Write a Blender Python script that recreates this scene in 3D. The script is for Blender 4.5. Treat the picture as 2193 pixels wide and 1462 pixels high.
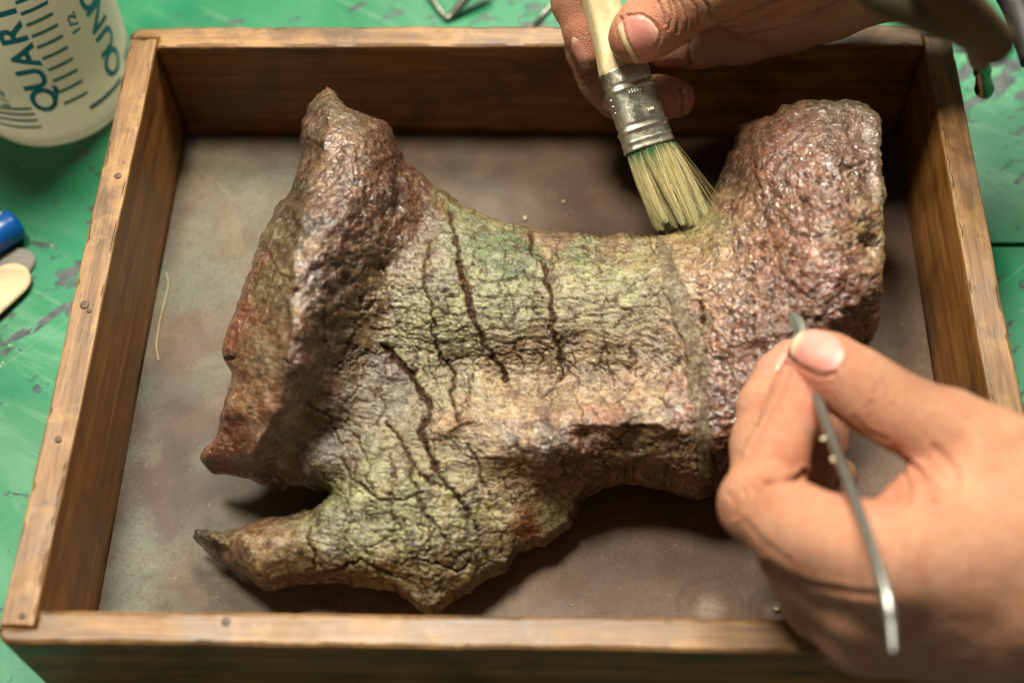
import bpy, bmesh, math, random
import numpy as np
from mathutils import Vector, Matrix, Euler

for o in list(bpy.data.objects):
    bpy.data.objects.remove(o)
SC = bpy.context.scene
COL = SC.collection
random.seed(7)
RNG = np.random.default_rng(7)

# ------------------------------------------------------------------ camera
FPX, CX, CY = 2934.7, 1096.5, 731.0
CAMP = np.array([0.0083, -0.2247, 0.3900])
EUL = (0.5439, 0.0271, 0.0220)
cam = bpy.data.cameras.new('camera')
cam_o = bpy.data.objects.new('camera', cam)
COL.objects.link(cam_o)
cam_o.location = CAMP
cam_o.rotation_euler = EUL
cam.sensor_width = 36
cam.lens = 36 * FPX / 2193
cam.clip_start = 0.01
cam.clip_end = 50
cam.dof.use_dof = True
cam.dof.focus_distance = 0.425
cam.dof.aperture_fstop = 5.6
cam.dof.aperture_blades = 9
SC.camera = cam_o

# ------------------------------------------------------------------ light
w = bpy.data.worlds.new('World')
SC.world = w
w.use_nodes = True
w.node_tree.nodes['Background'].inputs[0].default_value = (0.95, 0.88, 0.74, 1)
w.node_tree.nodes['Background'].inputs[1].default_value = 0.14


def area_light(name, loc, target, size, power, col):
    L = bpy.data.lights.new(name, 'AREA')
    L.shape = 'DISK'
    L.size = size
    L.energy = power
    L.color = col
    o = bpy.data.objects.new(name, L)
    COL.objects.link(o)
    o.location = loc
    o.rotation_euler = (Vector(target) - Vector(loc)).to_track_quat('-Z', 'Y').to_euler()
    return o


area_light('work_lamp', (-0.24, 0.23, 1.0), (0.02, 0.0, 0.0), 0.22, 16.0, (1.0, 0.925, 0.785))

area_light('rear_fill_light', (0.12, 0.72, 1.15), (0.0, 0.0, 0.0), 0.46, 27.0, (1.0, 0.94, 0.81))  # soft light added behind for gloss highlights and general fill

SC.render.engine = 'CYCLES'
SC.view_settings.view_transform = 'Standard'
SC.view_settings.look = 'None'
SC.view_settings.exposure = 0.0
SC.view_settings.gamma = 1.0
SC.view_settings.use_curve_mapping = False
SC.cycles.use_denoising = True

# ------------------------------------------------------------------ helpers
MROT = np.array(Euler(EUL, 'XYZ').to_matrix())


def ray(u, v):
    d = np.stack([(np.asarray(u, float) - CX) / FPX, -(np.asarray(v, float) - CY) / FPX,
                  -np.ones_like(np.asarray(u, float))], -1)
    return d @ MROT.T


def at(u, v, z):
    """world point at height z (metres) seen along the sight line of the surveyed point u, v"""
    d = ray(u, v)
    t = (np.asarray(z, float) - CAMP[2]) / d[..., 2]
    return CAMP + d * t[..., None]


def atd(u, v, dep):
    return CAMP + ray(u, v) * np.asarray(dep, float)[..., None]


def srgb(r, g, b):
    f = lambda c: (c / 255 / 12.92) if c / 255 <= 0.04045 else ((c / 255 + 0.055) / 1.055) ** 2.4
    return (f(r), f(g), f(b), 1.0)


def srgba(a):
    a = np.asarray(a, float) / 255
    return np.where(a <= 0.04045, a / 12.92, ((a + 0.055) / 1.055) ** 2.4)


def _hash(i, j, k, s):
    n = (i.astype(np.uint64) * np.uint64(73856093)) ^ (j.astype(np.uint64) * np.uint64(19349663)) ^ \
        (k.astype(np.uint64) * np.uint64(83492791)) ^ np.uint64(s * 2654435761 % (1 << 32))
    n = (n ^ (n >> np.uint64(13))) * np.uint64(1274126177)
    n = n ^ (n >> np.uint64(16))
    n = n * np.uint64(2246822519)
    n = n ^ (n >> np.uint64(15))
    return (n & np.uint64(0xffffff)).astype(np.float64) / 0xffffff


def vnoise(P, s=0):
    P = np.asarray(P, float) + 1000.0
    I = np.floor(P).astype(np.int64)
    f = P - I
    f = f * f * f * (f * (f * 6 - 15) + 10)
    out = 0
    for a in (0, 1):
        wa = f[:, 0] if a else 1 - f[:, 0]
        for b in (0, 1):
            wb = f[:, 1] if b else 1 - f[:, 1]
            for c in (0, 1):
                wc = f[:, 2] if c else 1 - f[:, 2]
                out = out + wa * wb * wc * _hash(I[:, 0] + a, I[:, 1] + b, I[:, 2] + c, s)
    return out * 2 - 1


def fbm(P, oct=4, s=0, gain=0.5):
    P = np.asarray(P, float)
    o = 0
    a = 1.0
    for i in range(oct):
        o = o + a * vnoise(P * (2.03 ** i) + i * 17.3, s + i)
        a *= gain
    return o


def sstep(a, b, x):
    t = np.clip((x - a) / (b - a), 0, 1)
    return t * t * (3 - 2 * t)


def new_obj(name, mesh, mat=None, parent=None, smooth=True):
    o = bpy.data.objects.new(name, mesh)
    COL.objects.link(o)
    if mat is not None and not mesh.materials:
        mesh.materials.append(mat)
    if smooth:
        mesh.polygons.foreach_set('use_smooth', np.ones(len(mesh.polygons), bool))
    if parent is not None:
        o.parent = parent
    return o


def mesh_np(name, V, F):
    me = bpy.data.meshes.new(name)
    V = np.asarray(V, np.float32)
    F = np.asarray(F, np.int32)
    n = F.shape[1]
    me.vertices.add(len(V))
    me.vertices.foreach_set('co', V.ravel())
    me.loops.add(F.size)
    me.loops.foreach_set('vertex_index', F.ravel())
    me.polygons.add(len(F))
    me.polygons.foreach_set('loop_start', np.arange(0, F.size, n, dtype=np.int32))
    me.update(calc_edges=True)
    me.validate()
    return me


def mesh_pd(name, V, F):
    me = bpy.data.meshes.new(name)
    me.from_pydata([tuple(map(float, v)) for v in V], [], [tuple(int(i) for i in f) for f in F])
    me.update()
    return me


def bm_obj(name, bm, mat, parent=None, smooth=True):
    me = bpy.data.meshes.new(name)
    bmesh.ops.recalc_face_normals(bm, faces=bm.faces)
    bm.to_mesh(me)
    bm.free()
    return new_obj(name, me, mat, parent, smooth)


def tag(o, label, cat, group=None, kind=None):
    o['label'] = label
    o['category'] = cat
    if group:
        o['group'] = group
    if kind:
        o['kind'] = kind
    return o


def empty(name, loc):
    o = bpy.data.objects.new(name, None)
    COL.objects.link(o)
    o.location = loc
    o.empty_display_size = 0.01
    bpy.context.view_layer.update()
    return o


def adopt(o, parent):
    """parent a mesh that is already in world coordinates"""
    o.parent = parent
    o.matrix_parent_inverse = Matrix.Translation(parent.location).inverted()
    return o


def set_attr(me, name, arr):
    arr = np.asarray(arr, np.float32)
    if arr.ndim == 2:
        a = me.attributes.new(name, 'FLOAT_COLOR', 'POINT')
        if arr.shape[1] == 3:
            arr = np.concatenate([arr, np.ones((len(arr), 1), np.float32)], 1)
        a.data.foreach_set('color', arr.ravel())
    else:
        a = me.attributes.new(name, 'FLOAT', 'POINT')
        a.data.foreach_set('value', arr)


def inside(P, poly):
    c = np.zeros(len(P), bool)
    n = len(poly)
    x, y = P[:, 0], P[:, 1]
    for i in range(n):
        x1, y1 = poly[i]
        x2, y2 = poly[(i + 1) % n]
        if y1 == y2:
            continue
        m = ((y1 > y) != (y2 > y)) & (x < (x2 - x1) * (y - y1) / (y2 - y1) + x1)
        c ^= m
    return c


def catmull(P, n=8, closed=False):
    P = np.asarray(P, float)
    m = len(P)
    out = []
    for i in range(m if closed else m - 1):
        if closed:
            a, b, c, d = P[(i - 1) % m], P[i], P[(i + 1) % m], P[(i + 2) % m]
        else:
            a, b, c, d = P[max(i - 1, 0)], P[i], P[i + 1], P[min(i + 2, m - 1)]
        for k in range(n):
            t = k / n
            out.append(0.5 * ((2 * b) + (c - a) * t + (2 * a - 5 * b + 4 * c - d) * t * t + (3 * b - a - 3 * c + d) * t ** 3))
    if not closed:
        out.append(P[-1])
    return np.array(out)


def tube(V, F, pts, rad, sides=8, cap=True):
    """append a tube along pts to the lists V, F"""
    pts = np.asarray(pts, float)
    n = len(pts)
    rad = np.broadcast_to(rad, (n,))
    base = len(V)
    T = np.gradient(pts, axis=0)
    T /= np.linalg.norm(T, axis=1)[:, None] + 1e-12
    a = np.array([0.3, 0.5, 0.81])
    if abs(T[0] @ a) > 0.9:
        a = np.array([0.9, -0.3, 0.1])
    for i in range(n):
        x = a - (a @ T[i]) * T[i]
        x /= np.linalg.norm(x)
        y = np.cross(T[i], x)
        a = x
        for k in range(sides):
            th = 2 * math.pi * k / sides
            V.append(pts[i] + rad[i] * (math.cos(th) * x + math.sin(th) * y))
    for i in range(n - 1):
        for k in range(sides):
            k2 = (k + 1) % sides
            F.append((base + i * sides + k, base + i * sides + k2, base + (i + 1) * sides + k2, base + (i + 1) * sides + k))
    if cap:
        F.append(tuple(base + k for k in range(sides))[::-1])
        F.append(tuple(base + (n - 1) * sides + k for k in range(sides)))


def loft(rings, cap=True):
    """rings: list of (k,3) arrays -> V,F"""
    k = len(rings[0])
    V = np.concatenate(rings)
    F = []
    for i in range(len(rings) - 1):
        for j in range(k):
            j2 = (j + 1) % k
            F.append((i * k + j, i * k + j2, (i + 1) * k + j2, (i + 1) * k + j))
    if cap:
        F.append(tuple(range(k))[::-1])
        F.append(tuple((len(rings) - 1) * k + j for j in range(k)))
    return V, F


# ------------------------------------------------------------------ node helpers
class NT:
    def __init__(s, name):
        s.m = bpy.data.materials.new(name)
        s.m.use_nodes = True
        s.t = s.m.node_tree
        s.b = s.t.nodes['Principled BSDF']
        s.out = s.t.nodes['Material Output']

    def n(s, typ, **kw):
        nd = s.t.nodes.new('ShaderNode' + typ)
        for k, v in kw.items():
            setattr(nd, k, v)
        return nd

    def l(s, a, b):
        s.t.links.new(a, b)

    def set(s, **kw):
        for k, v in kw.items():
            s.b.inputs[k.replace('_', ' ')].default_value = v

    def coord(s, kind='Object', scale=(1, 1, 1), rot=(0, 0, 0), loc=(0, 0, 0)):
        tc = s.n('TexCoord')
        src = tc.outputs[kind]
        if any(rot):
            m0 = s.n('Mapping')
            m0.inputs['Rotation'].default_value = rot
            s.l(src, m0.inputs[0])
            src = m0.outputs[0]
        mp = s.n('Mapping')
        mp.inputs['Scale'].default_value = scale
        mp.inputs['Location'].default_value = loc
        s.l(src, mp.inputs[0])
        return mp.outputs[0]

    def noise(s, vec, scale, detail=4, rough=0.55, dist=0.0, out='Fac'):
        nd = s.n('TexNoise')
        nd.inputs['Scale'].default_value = scale
        nd.inputs['Detail'].default_value = detail
        nd.inputs['Roughness'].default_value = rough
        nd.inputs['Distortion'].default_value = dist
        s.l(vec, nd.inputs['Vector'])
        return nd.outputs[out]

    def vor(s, vec, scale, feature='F1', out='Distance', rnd=1.0):
        nd = s.n('TexVoronoi', feature=feature)
        nd.inputs['Scale'].default_value = scale
        nd.inputs['Randomness'].default_value = rnd
        s.l(vec, nd.inputs['Vector'])
        return nd.outputs[out]

    def ramp(s, fac, stops, interp='LINEAR'):
        nd = s.n('ValToRGB')
        nd.color_ramp.interpolation = interp
        e = nd.color_ramp.elements
        while len(e) > 1:
            e.remove(e[-1])
        for i, (p, c) in enumerate(stops):
            el = e[0] if i == 0 else e.new(p)
            el.position = p
            if not isinstance(c, (tuple, list)):
                c = (c, c, c, 1)
            el.color = c if len(c) == 4 else (*c, 1)
        s.l(fac, nd.inputs[0])
        return nd.outputs[0]

    def mix(s, fac, a, b, mode='MIX'):
        nd = s.n('Mix', data_type='RGBA', blend_type=mode)
        for idx, x in ((0, fac), (6, a), (7, b)):
            if isinstance(x, (int, float)):
                nd.inputs[idx].default_value = x if idx == 0 else (x, x, x, 1)
            elif isinstance(x, (tuple, list)):
                nd.inputs[idx].default_value = x
            else:
                s.l(x, nd.inputs[idx])
        return nd.outputs[2]

    def math(s, op, a, b=0.0, c=0.0, clamp=False):
        nd = s.n('Math', operation=op, use_clamp=clamp)
        for i, x in enumerate((a, b, c)):
            if isinstance(x, (int, float)):
                nd.inputs[i].default_value = x
            else:
                s.l(x, nd.inputs[i])
        return nd.outputs[0]

    def attr(s, name, out='Color'):
        nd = s.n('Attribute', attribute_name=name)
        return nd.outputs[out]

    def bump(s, h, strength=0.5, dist=0.001, prev=None):
        nd = s.n('Bump')
        nd.inputs['Strength'].default_value = strength
        nd.inputs['Distance'].default_value = dist
        s.l(h, nd.inputs['Height'])
        if prev is not None:
            s.l(prev, nd.inputs['Normal'])
        return nd.outputs[0]

    def col(s, x):
        s.l(x, s.b.inputs['Base Color'])

    def rough(s, x):
        s.l(x, s.b.inputs['Roughness'])

    def nrm(s, x):
        s.l(x, s.b.inputs['Normal'])


# ------------------------------------------------------------------ materials: bench, tray
BENCH_Z = -0.009


def m_bench():
    t = NT('green_paint')
    v = t.coord('Object')
    big = t.noise(v, 9, 3)
    c = t.ramp(big, [(0.3, srgb(4, 98, 60)), (0.7, srgb(16, 126, 82))])
    # pale scuffs: faded smears with streaks
    vs = t.coord('Object', (14, 55, 1), (0, 0, 0.6))
    sc = t.noise(vs, 1.0, 6, 0.65, 0.6)
    scm = t.math('MULTIPLY', t.ramp(sc, [(0.50, 0.0), (0.75, 0.75)]), t.ramp(t.noise(v, 14, 3), [(0.42, 0.1), (0.7, 1.0)]))
    c = t.mix(scm, c, srgb(128, 168, 140))
    # long scratches
    for k, (rot, sx) in enumerate(((0.5, 8), (-0.75, 6), (1.25, 7))):
        vv = t.coord('Object', (sx, 160, 1), (0, 0, rot), (k * .3, k * .7, 0))
        s1 = t.noise(vv, 1.0, 2, 0.5, 0.3)
        sm = t.ramp(s1, [(0.66, 0.0), (0.70, 0.16)])
        c = t.mix(sm, c, srgb(150, 176, 150))
    # paint chips down to dark metal
    ch = t.noise(t.coord('Object', (80, 150, 1), (0, 0, -0.5)), 1.0, 6, 0.62, 0.5)
    cl = t.noise(v, 11, 2, 0.5)
    chs = t.math('ADD', ch, t.math('MULTIPLY', cl, 0.55))
    chm = t.ramp(chs, [(0.875, 0.0), (0.89, 1.0)])
    vs2 = t.coord('Object', (26, 70, 1), (0, 0, -0.55), (3.1, 1.7, 0))
    st = t.math('ADD', t.noise(vs2, 1.0, 5, 0.6, 0.3), t.math('MULTIPLY', t.noise(v, 7, 2), 0.5))
    stm = t.ramp(st, [(0.905, 0.0), (0.925, 1.0)])
    chm = t.math('MAXIMUM', chm, stm)
    dk = t.ramp(t.noise(v, 250, 3), [(0.3, srgb(34, 40, 40)), (0.7, srgb(78, 84, 86))])
    c = t.mix(chm, c, dk)
    # dust specks
    sp = t.ramp(t.vor(v, 150), [(0.05, 1.0), (0.09, 0.0)])
    spm = t.math('MULTIPLY', sp, t.ramp(t.noise(v, 33, 2), [(0.55, 0.0), (0.6, 0.7)]))
    c = t.mix(spm, c, srgb(178, 182, 160))
    t.col(c)
    t.rough(t.ramp(t.noise(v, 40, 4), [(0.3, 0.30), (0.7, 0.52)]))
    h = t.math('SUBTRACT', t.math('MULTIPLY', t.noise(v, 120, 4), 0.25), chm)
    t.nrm(t.bump(h, 0.5, 0.0004))
    return t.m


def m_wood(name, dark, mid, lite, axis='x', seed=0.0, rough=0.55, worn=0.0, ringscale=1.0, blot=0.5, bumpd=0.0003):
    t = NT(name)
    S = {'x': (5, 90, 90), 'y': (90, 5, 90), 'z': (90, 90, 5)}[axis]
    v0 = t.coord('Object', (1, 1, 1), (0, 0, 0), (seed, seed * .7, seed * .3))
    v = t.coord('Object', S, (0, 0, 0), (seed, seed * .7, seed * .3))
    warp = t.noise(v, 0.35 * ringscale, 2, 0.5)
    g = t.noise(v, 2.6 * ringscale, 5, 0.62, 0.8)
    fine = t.noise(v, 14, 4, 0.6)
    f = t.math('ADD', t.math('MULTIPLY', g, 0.65), t.math('MULTIPLY', warp, 0.35))
    c = t.ramp(f, [(0.30, dark), (0.47, mid), (0.66, lite)])
    c = t.mix(t.ramp(fine, [(0.35, 0.55), (0.55, 0.0)]), c, dark)
    wv_ = t.n('TexWave', wave_type='BANDS', bands_direction='DIAGONAL', wave_profile='SAW')
    wv_.inputs['Scale'].default_value = 0.55
    wv_.inputs['Distortion'].default_value = 5.0
    wv_.inputs['Detail'].default_value = 3.0
    wv_.inputs['Detail Scale'].default_value = 0.4
    t.l(v, wv_.inputs['Vector'])
    c = t.mix(t.ramp(wv_.outputs['Fac'], [(0.62, 0.0), (0.93, 0.36), (1.0, 0.1)]), c, tuple(x * 0.55 for x in dark[:3]) + (1,))
    bl = t.noise(v0, 38, 5, 0.6, 0.5)
    c = t.mix(t.math('MULTIPLY', t.ramp(bl, [(0.48, 0.0), (0.66, 1.0)]), blot), c, tuple(x * 0.45 for x in dark[:3]) + (1,))
    if worn:
        wv = t.noise(v0, 75, 5, 0.65, 0.3)
        c = t.mix(t.math('MULTIPLY', t.ramp(wv, [(0.53, 0.0), (0.62, 1.0)]), worn), c, tuple(min(1, x * 1.35) for x in lite[:3]) + (1,))
        sc = t.noise(v0, 320, 3, 0.6)
        c = t.mix(t.ramp(sc, [(0.66, 0.0), (0.72, 0.6)]), c, dark)
    t.col(c)
    t.rough(t.ramp(bl, [(0.3, rough + 0.12), (0.7, rough - 0.12)]))
    hh = t.math('ADD', t.math('MULTIPLY', fine, 0.5), t.math('MULTIPLY', g, 0.5))
    hh = t.math('ADD', hh, t.math('MULTIPLY', t.noise(v0, 170, 4), 0.5))
    t.nrm(t.bump(hh, 0.6, bumpd))
    return t.m


def m_base():
    t = NT('stained_board')
    v = t.coord('Object')
    c = t.ramp(t.noise(v, 13, 4, 0.55, 0.4), [(0.30, srgb(54, 37, 25)), (0.5, srgb(86, 63, 45)), (0.70, srgb(104, 81, 60))])
    # blue-grey bloom, mostly towards the left half
    sep = t.n('SeparateXYZ')
    t.l(v, sep.inputs[0])
    left = t.ramp(t.math('ADD', t.math('MULTIPLY', sep.outputs[0], -4.0), 0.32), [(0.25, 0.0), (0.85, 1.0)])
    bl = t.math('MULTIPLY', t.ramp(t.noise(v, 17, 4, 0.5, 1.2), [(0.42, 0.1), (0.60, 0.95)]), left)
    c = t.mix(bl, c, srgb(98, 102, 88))
    pale = t.math('MULTIPLY', t.ramp(t.noise(t.coord('Object', (1, 1, 1), (0, 0, 0), (4, 2, 0)), 21, 3, 0.5, 0.8), [(0.5, 0.0), (0.66, 0.7)]), left)
    c = t.mix(pale, c, srgb(128, 116, 90))
    # ring stains where something wet once stood
    for (uu, vv, rr, wd) in ((1520, 1300, 0.0095, 0.0012), (1665, 1312, 0.0085, 0.0012), (1395, 1075, 0.0026, 0.0006), (1330, 1190, 0.0018, 0.0006)):
        p = at(uu, vv, 0.0)
        dv = t.n('VectorMath', operation='DISTANCE')
        jit = t.n('VectorMath', operation='MULTIPLY_ADD')
        t.l(t.noise(v, 130, 3, out='Color'), jit.inputs[0])
        jit.inputs[1].default_value = (0.003, 0.003, 0)
        t.l(v, jit.inputs[2])
        t.l(jit.outputs[0], dv.inputs[0])
        dv.inputs[1].default_value = (p[0] + .0015, p[1] + .0015, 0)
        d = t.math('ABSOLUTE', t.math('SUBTRACT', dv.outputs['Value'], rr))
        m = t.ramp(t.math('DIVIDE', d, wd), [(0.2, 0.55), (1.0, 0.0)])
        c = t.mix(m, c, srgb(66, 50, 44))
        if rr > .008:
            mi = t.ramp(t.math('DIVIDE', dv.outputs['Value'], rr), [(0.25, 0.35), (0.6, 0.0)])
            c = t.mix(mi, c, srgb(165, 150, 132))
    fine = t.noise(v, 900, 3, 0.7)
    c = t.mix(t.ramp(fine, [(0.38, 0.35), (0.50, 0.0)]), c, srgb(58, 38, 24))
    c = t.mix(t.ramp(t.noise(v, 500, 2), [(0.68, 0.0), (0.76, 0.3)]), c, srgb(150, 130, 105))
    c = t.mix(t.ramp(t.noise(v, 46, 7, 0.65, 0.6), [(0.46, 0.55), (0.58, 0.0)]), c, t.mix(1.0, c, (0.62, 0.55, 0.48, 1), 'MULTIPLY'))
    t.col(c)
    t.rough(t.ramp(t.noise(v, 30, 4), [(0.3, 0.50), (0.7, 0.68)]))
    t.set(Specular_IOR_Level=0.35)
    t.nrm(t.bump(t.math('ADD', t.noise(v, 90, 4), fine), 0.35, 0.0003))
    return t.m


def m_simple(name, col, rough=0.5, metal=0.0, spec=0.5, bump=0.0, bscale=300, var=0.0, vscale=200):
    t = NT(name)
    t.set(Base_Color=col, Roughness=rough, Metallic=metal, Specular_IOR_Level=spec)
    v = t.coord('Object')
    if var:
        n = t.noise(v, vscale, 4)
        t.col(t.mix(t.ramp(n, [(0.35, var), (0.65, 0.0)]), col, tuple(x * 0.5 for x in col[:3]) + (1,)))
    if bump:
        t.nrm(t.bump(t.noise(v, bscale, 4), 0.5, bump))
    return t.m


# ------------------------------------------------------------------ bench
def build_bench():
    bm = bmesh.new()
    p = at(2160, 524, BENCH_Z)
    ys = p[1]
    g = 0.0011
    # two sheets of the bench top meet at a narrow dark joint on the right; the joint is a real gap
    x0 = 0.148
    for (xa, xb, ya, yb, zt) in ((-1.2, x0, -0.142, 1.2, 0.0), (x0, 1.2, ys + g, 1.2, 0.0), (x0, 1.2, -0.142, ys - g, 0.0)):
        vs = [bm.verts.new((x, y, z)) for z in (BENCH_Z - 0.02, BENCH_Z) for x, y in ((xa, ya), (xb, ya), (xb, yb), (xa, yb))]
        for f in ((3, 2, 1, 0), (4, 5, 6, 7), (0, 1, 5, 4), (1, 2, 6, 5), (2, 3, 7, 6), (3, 0, 4, 7)):
            bm.faces.new([vs[i] for i in f])
    o = bm_obj('bench_top', bm, m_bench(), smooth=False)
    o['kind'] = 'structure'
    bm = bmesh.new()
    vs = [bm.verts.new((x, y, BENCH_Z - 0.024)) for x, y in ((-1.2, -.142), (1.2, -.142), (1.2, 1.2), (-1.2, 1.2))]
    bm.faces.new(vs)
    o2 = bm_obj('bench_underlay', bm, m_simple('underlay_black', (0.008, 0.008, 0.008, 1), 0.9), smooth=False)
    o2.parent = o


# ------------------------------------------------------------------ tray
TW, TD, TH, TT = 0.13, 0.10015, 0.0451, 0.0092


def board(name, poly, z0, z1, mats, parent, bev=0.0007, seed=0, wear=0.00022):
    """plan polygon (list of xy) extruded z0..z1, edges rounded and worn; mats = (side, top)"""
    pts = []
    n = len(poly)
    for i in range(n):
        a = np.array(poly[i])
        b = np.array(poly[(i + 1) % n])
        L = np.linalg.norm(b - a)
        k = max(1, int(L / 0.002))
        for j in range(k):
            pts.append(a + (b - a) * j / k)
    pts = np.array(pts)
    m = len(pts)
    nx = np.roll(pts, -1, 0) - np.roll(pts, 1, 0)
    nx = np.stack([nx[:, 1], -nx[:, 0]], 1)
    nx /= np.linalg.norm(nx, axis=1)[:, None]
    area = 0.5 * np.sum(pts[:, 0] * np.roll(pts[:, 1], -1) - np.roll(pts[:, 0], -1) * pts[:, 1])
    if area < 0:
        nx = -nx
    P3 = np.c_[pts, np.full(m, 0.0)]
    wob = 0.5 + 0.5 * fbm(P3 * 120, 3, seed)
    chip = sstep(0.62, 0.95, fbm(P3 * 260, 3, seed + 9)) * 1.8
    b = bev * (0.65 + 0.5 * wob + chip)
    b = np.minimum(b, 0.0013)
    rings = []
    zs = np.linspace(z0, z1 - bev * 3, 5)
    for z in zs:
        rings.append(np.c_[pts, np.full(m, z)])
    for a in np.linspace(0.15, math.pi / 2, 5):
        rings.append(np.c_[pts - nx * (b * (1 - math.cos(a)))[:, None], z1 - b * (1 - math.sin(a))])
    for q in (0.0002, 0.0005):
        rings.append(np.c_[pts - nx * (b * 0.7 + q)[:, None], np.full(m, z1)])
    V = np.concatenate(rings)
    F = []
    R = len(rings)
    for i in range(R - 1):
        for j in range(m):
            j2 = (j + 1) % m
            F.append((i * m + j, i * m + j2, (i + 1) * m + j2, (i + 1) * m + j))
    from mathutils.geometry import delaunay_2d_cdt
    lo, hi = pts.min(0), pts.max(0)
    cap = [Vector(p[:2]) for p in rings[-1]]
    inner = [(x, y) for x in np.arange(lo[0] + .002, hi[0], .003) for y in np.arange(lo[1] + .002, hi[1], .003)]
    inner = np.array(inner)
    ok = inside(inner, rings[-1][:, :2])
    cv, _, cf, *_ = delaunay_2d_cdt(cap + [Vector(p) for p in inner[ok]], [(k, (k + 1) % m) for k in range(m)], [], 1, 1e-7)
    base = len(V)
    V = np.concatenate([V, np.array([(p[0], p[1], z1) for p in cv])])
    F += [tuple(base + k for k in f) for f in cf]
    F.append(tuple(range(m))[::-1])
    me = mesh_pd(name, V, F)
    bm = bmesh.new()
    bm.from_mesh(me)
    bmesh.ops.remove_doubles(bm, verts=bm.verts, dist=1e-6)
    bmesh.ops.recalc_face_normals(bm, faces=bm.faces)
    bm.to_mesh(me)
    bm.free()
    for mt in mats:
        me.materials.append(mt)
    for f in me.polygons:
        f.material_index = 1 if f.center.z > z1 - bev * 2.2 and f.normal.z > 0.12 else 0
    V = np.empty(len(me.vertices) * 3)
    me.vertices.foreach_get('co', V)
    V = V.reshape(-1, 3)
    V += np.stack([fbm(V * 45 + 7, 2, seed + 3), fbm(V * 45 + 17, 2, seed + 4), fbm(V * 30 + 27, 2, seed + 5)], 1) * np.array([wear, wear, 0.0])
    me.vertices.foreach_set('co', V.ravel())
    o = new_obj(name, me, None, None, True)
    adopt(o, parent)
    return o


def arc(cx, cy, r, a0, a1, n=6):
    return [(cx + r * math.cos(a0 + (a1 - a0) * i / n), cy + r * math.sin(a0 + (a1 - a0) * i / n)) for i in range(n + 1)]


def build_tray():
    root = empty('wooden_tray', (0, 0, BENCH_Z))
    tag(root, 'old shallow wooden tray with worn rim holding the fossil bone', 'tray')
    z0, z1 = BENCH_Z + 0.0002, TH
    sd, sm, sl = srgb(92, 56, 18), srgb(142, 92, 38), srgb(174, 120, 58)
    td, tm, tl = srgb(78, 52, 26), srgb(128, 92, 50), srgb(158, 120, 72)
    mx = (m_wood('aged_wood_long', sd, sm, sl, 'x', 0.0, 0.5, 0, 1, 0.6), m_wood('worn_rim_long', td, tm, tl, 'x', 1.3, 0.48, 0.25, 1, 0.6))
    my = (m_wood('aged_wood_cross', sd, sm, sl, 'y', 2.2, 0.5, 0, 1, 0.6), m_wood('worn_rim_cross', td, tm, tl, 'y', 3.9, 0.48, 0.25, 1, 0.6))
    X, Y, t = TW, TD, TT
    h = t * 0.5
    r = 0.0042
    e = 0.00025
    # long boards, rebated at their ends for the cross boards
    boards = []
    for s in (-1, 1):
        yo, yi, ym = s * (Y + t), s * Y, s * (Y + h)
        poly = [(-X + e, yi), (-X + e, ym), (-X - t - .0005, ym)]
        if s < 0:
            poly += arc(-X - t - .0005 + r, yo + r, r, math.pi, 1.5 * math.pi)
            poly += arc(X + t + .0005 - r, yo + r, r, 1.5 * math.pi, 2 * math.pi)
        else:
            poly += arc(-X - t - .0005 + r, yo - r, r, math.pi, 0.5 * math.pi)
            poly += arc(X + t + .0005 - r, yo - r, r, 0.5 * math.pi, 0)
        poly += [(X + t + .0005, ym), (X - e, ym), (X - e, yi)]
        boards.append(board('side_board', poly, z0, z1 + (0.0002 if s > 0 else -0.0001), mx, root, 0.0008 if s > 0 else 0.0011, 11 + s))
    for s in (-1, 1):
        a, b = s * X, s * (X + t)
        poly = [(a, -Y - h + e), (b, -Y - h + e), (b, Y + h - e), (a, Y + h - e)]
        boards.append(board('end_board', poly, z0, z1 + 0.0003 * s, my, root, 0.0007, 21 + s))
    # base panel
    bm = bmesh.new()
    n = 40
    bmesh.ops.create_grid(bm, x_segments=n, y_segments=n, size=1)
    for vv in bm.verts:
        vv.co = Vector((vv.co.x * (X - .0002), vv.co.y * (Y - .0002), 0.0003 * math.sin(vv.co.x * 5) * math.cos(vv.co.y * 4) - 0.0003))
    ext = bmesh.ops.extrude_face_region(bm, geom=list(bm.faces))
    for vv in [g for g in ext['geom'] if isinstance(g, bmesh.types.BMVert)]:
        vv.co.z = -0.006
    o = bm_obj('base_panel', bm, m_base(), smooth=False)
    adopt(o, root)
    # nails on the rim
    nm = m_simple('rusty_nail', srgb(86, 70, 56), 0.55, 0.5, 0.5, 0.0003, 900, 0.6, 900)
    for (u, v, rr) in ((252, 376, .0011), (181, 652, .0014), (190, 665, .0007), (125, 940, .0010), (962, 72, .0013), (484, 1330, .0012), (2071, 437, .0012), (2037, 262, .0009), (47, 1317, .0009)):
        p = at(u, v, TH)
        V, F = [], []
        prof = [(rr, -0.002), (rr, 0.00002), (rr * .85, 0.00012), (rr * .3, 0.00006)]
        K = 12
        for (q, z) in prof:
            for k in range(K):
                V.append((p[0] + q * math.cos(2 * math.pi * k / K), p[1] + q * math.sin(2 * math.pi * k / K), TH + z))
        for i in range(len(prof) - 1):
            for k in range(K):
                F.append((i * K + k, i * K + (k + 1) % K, (i + 1) * K + (k + 1) % K, (i + 1) * K + k))
        F.append(tuple(range(3 * K, 4 * K)))
        if abs(p[1]) > Y + 0.0005:
            host = boards[0 if p[1] < 0 else 1]
        else:
            host = boards[2 if p[0] < 0 else 3]
        adopt(new_obj('nail', mesh_pd('nail', V, F), nm), host)
    return root


build_bench()
build_tray()


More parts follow.
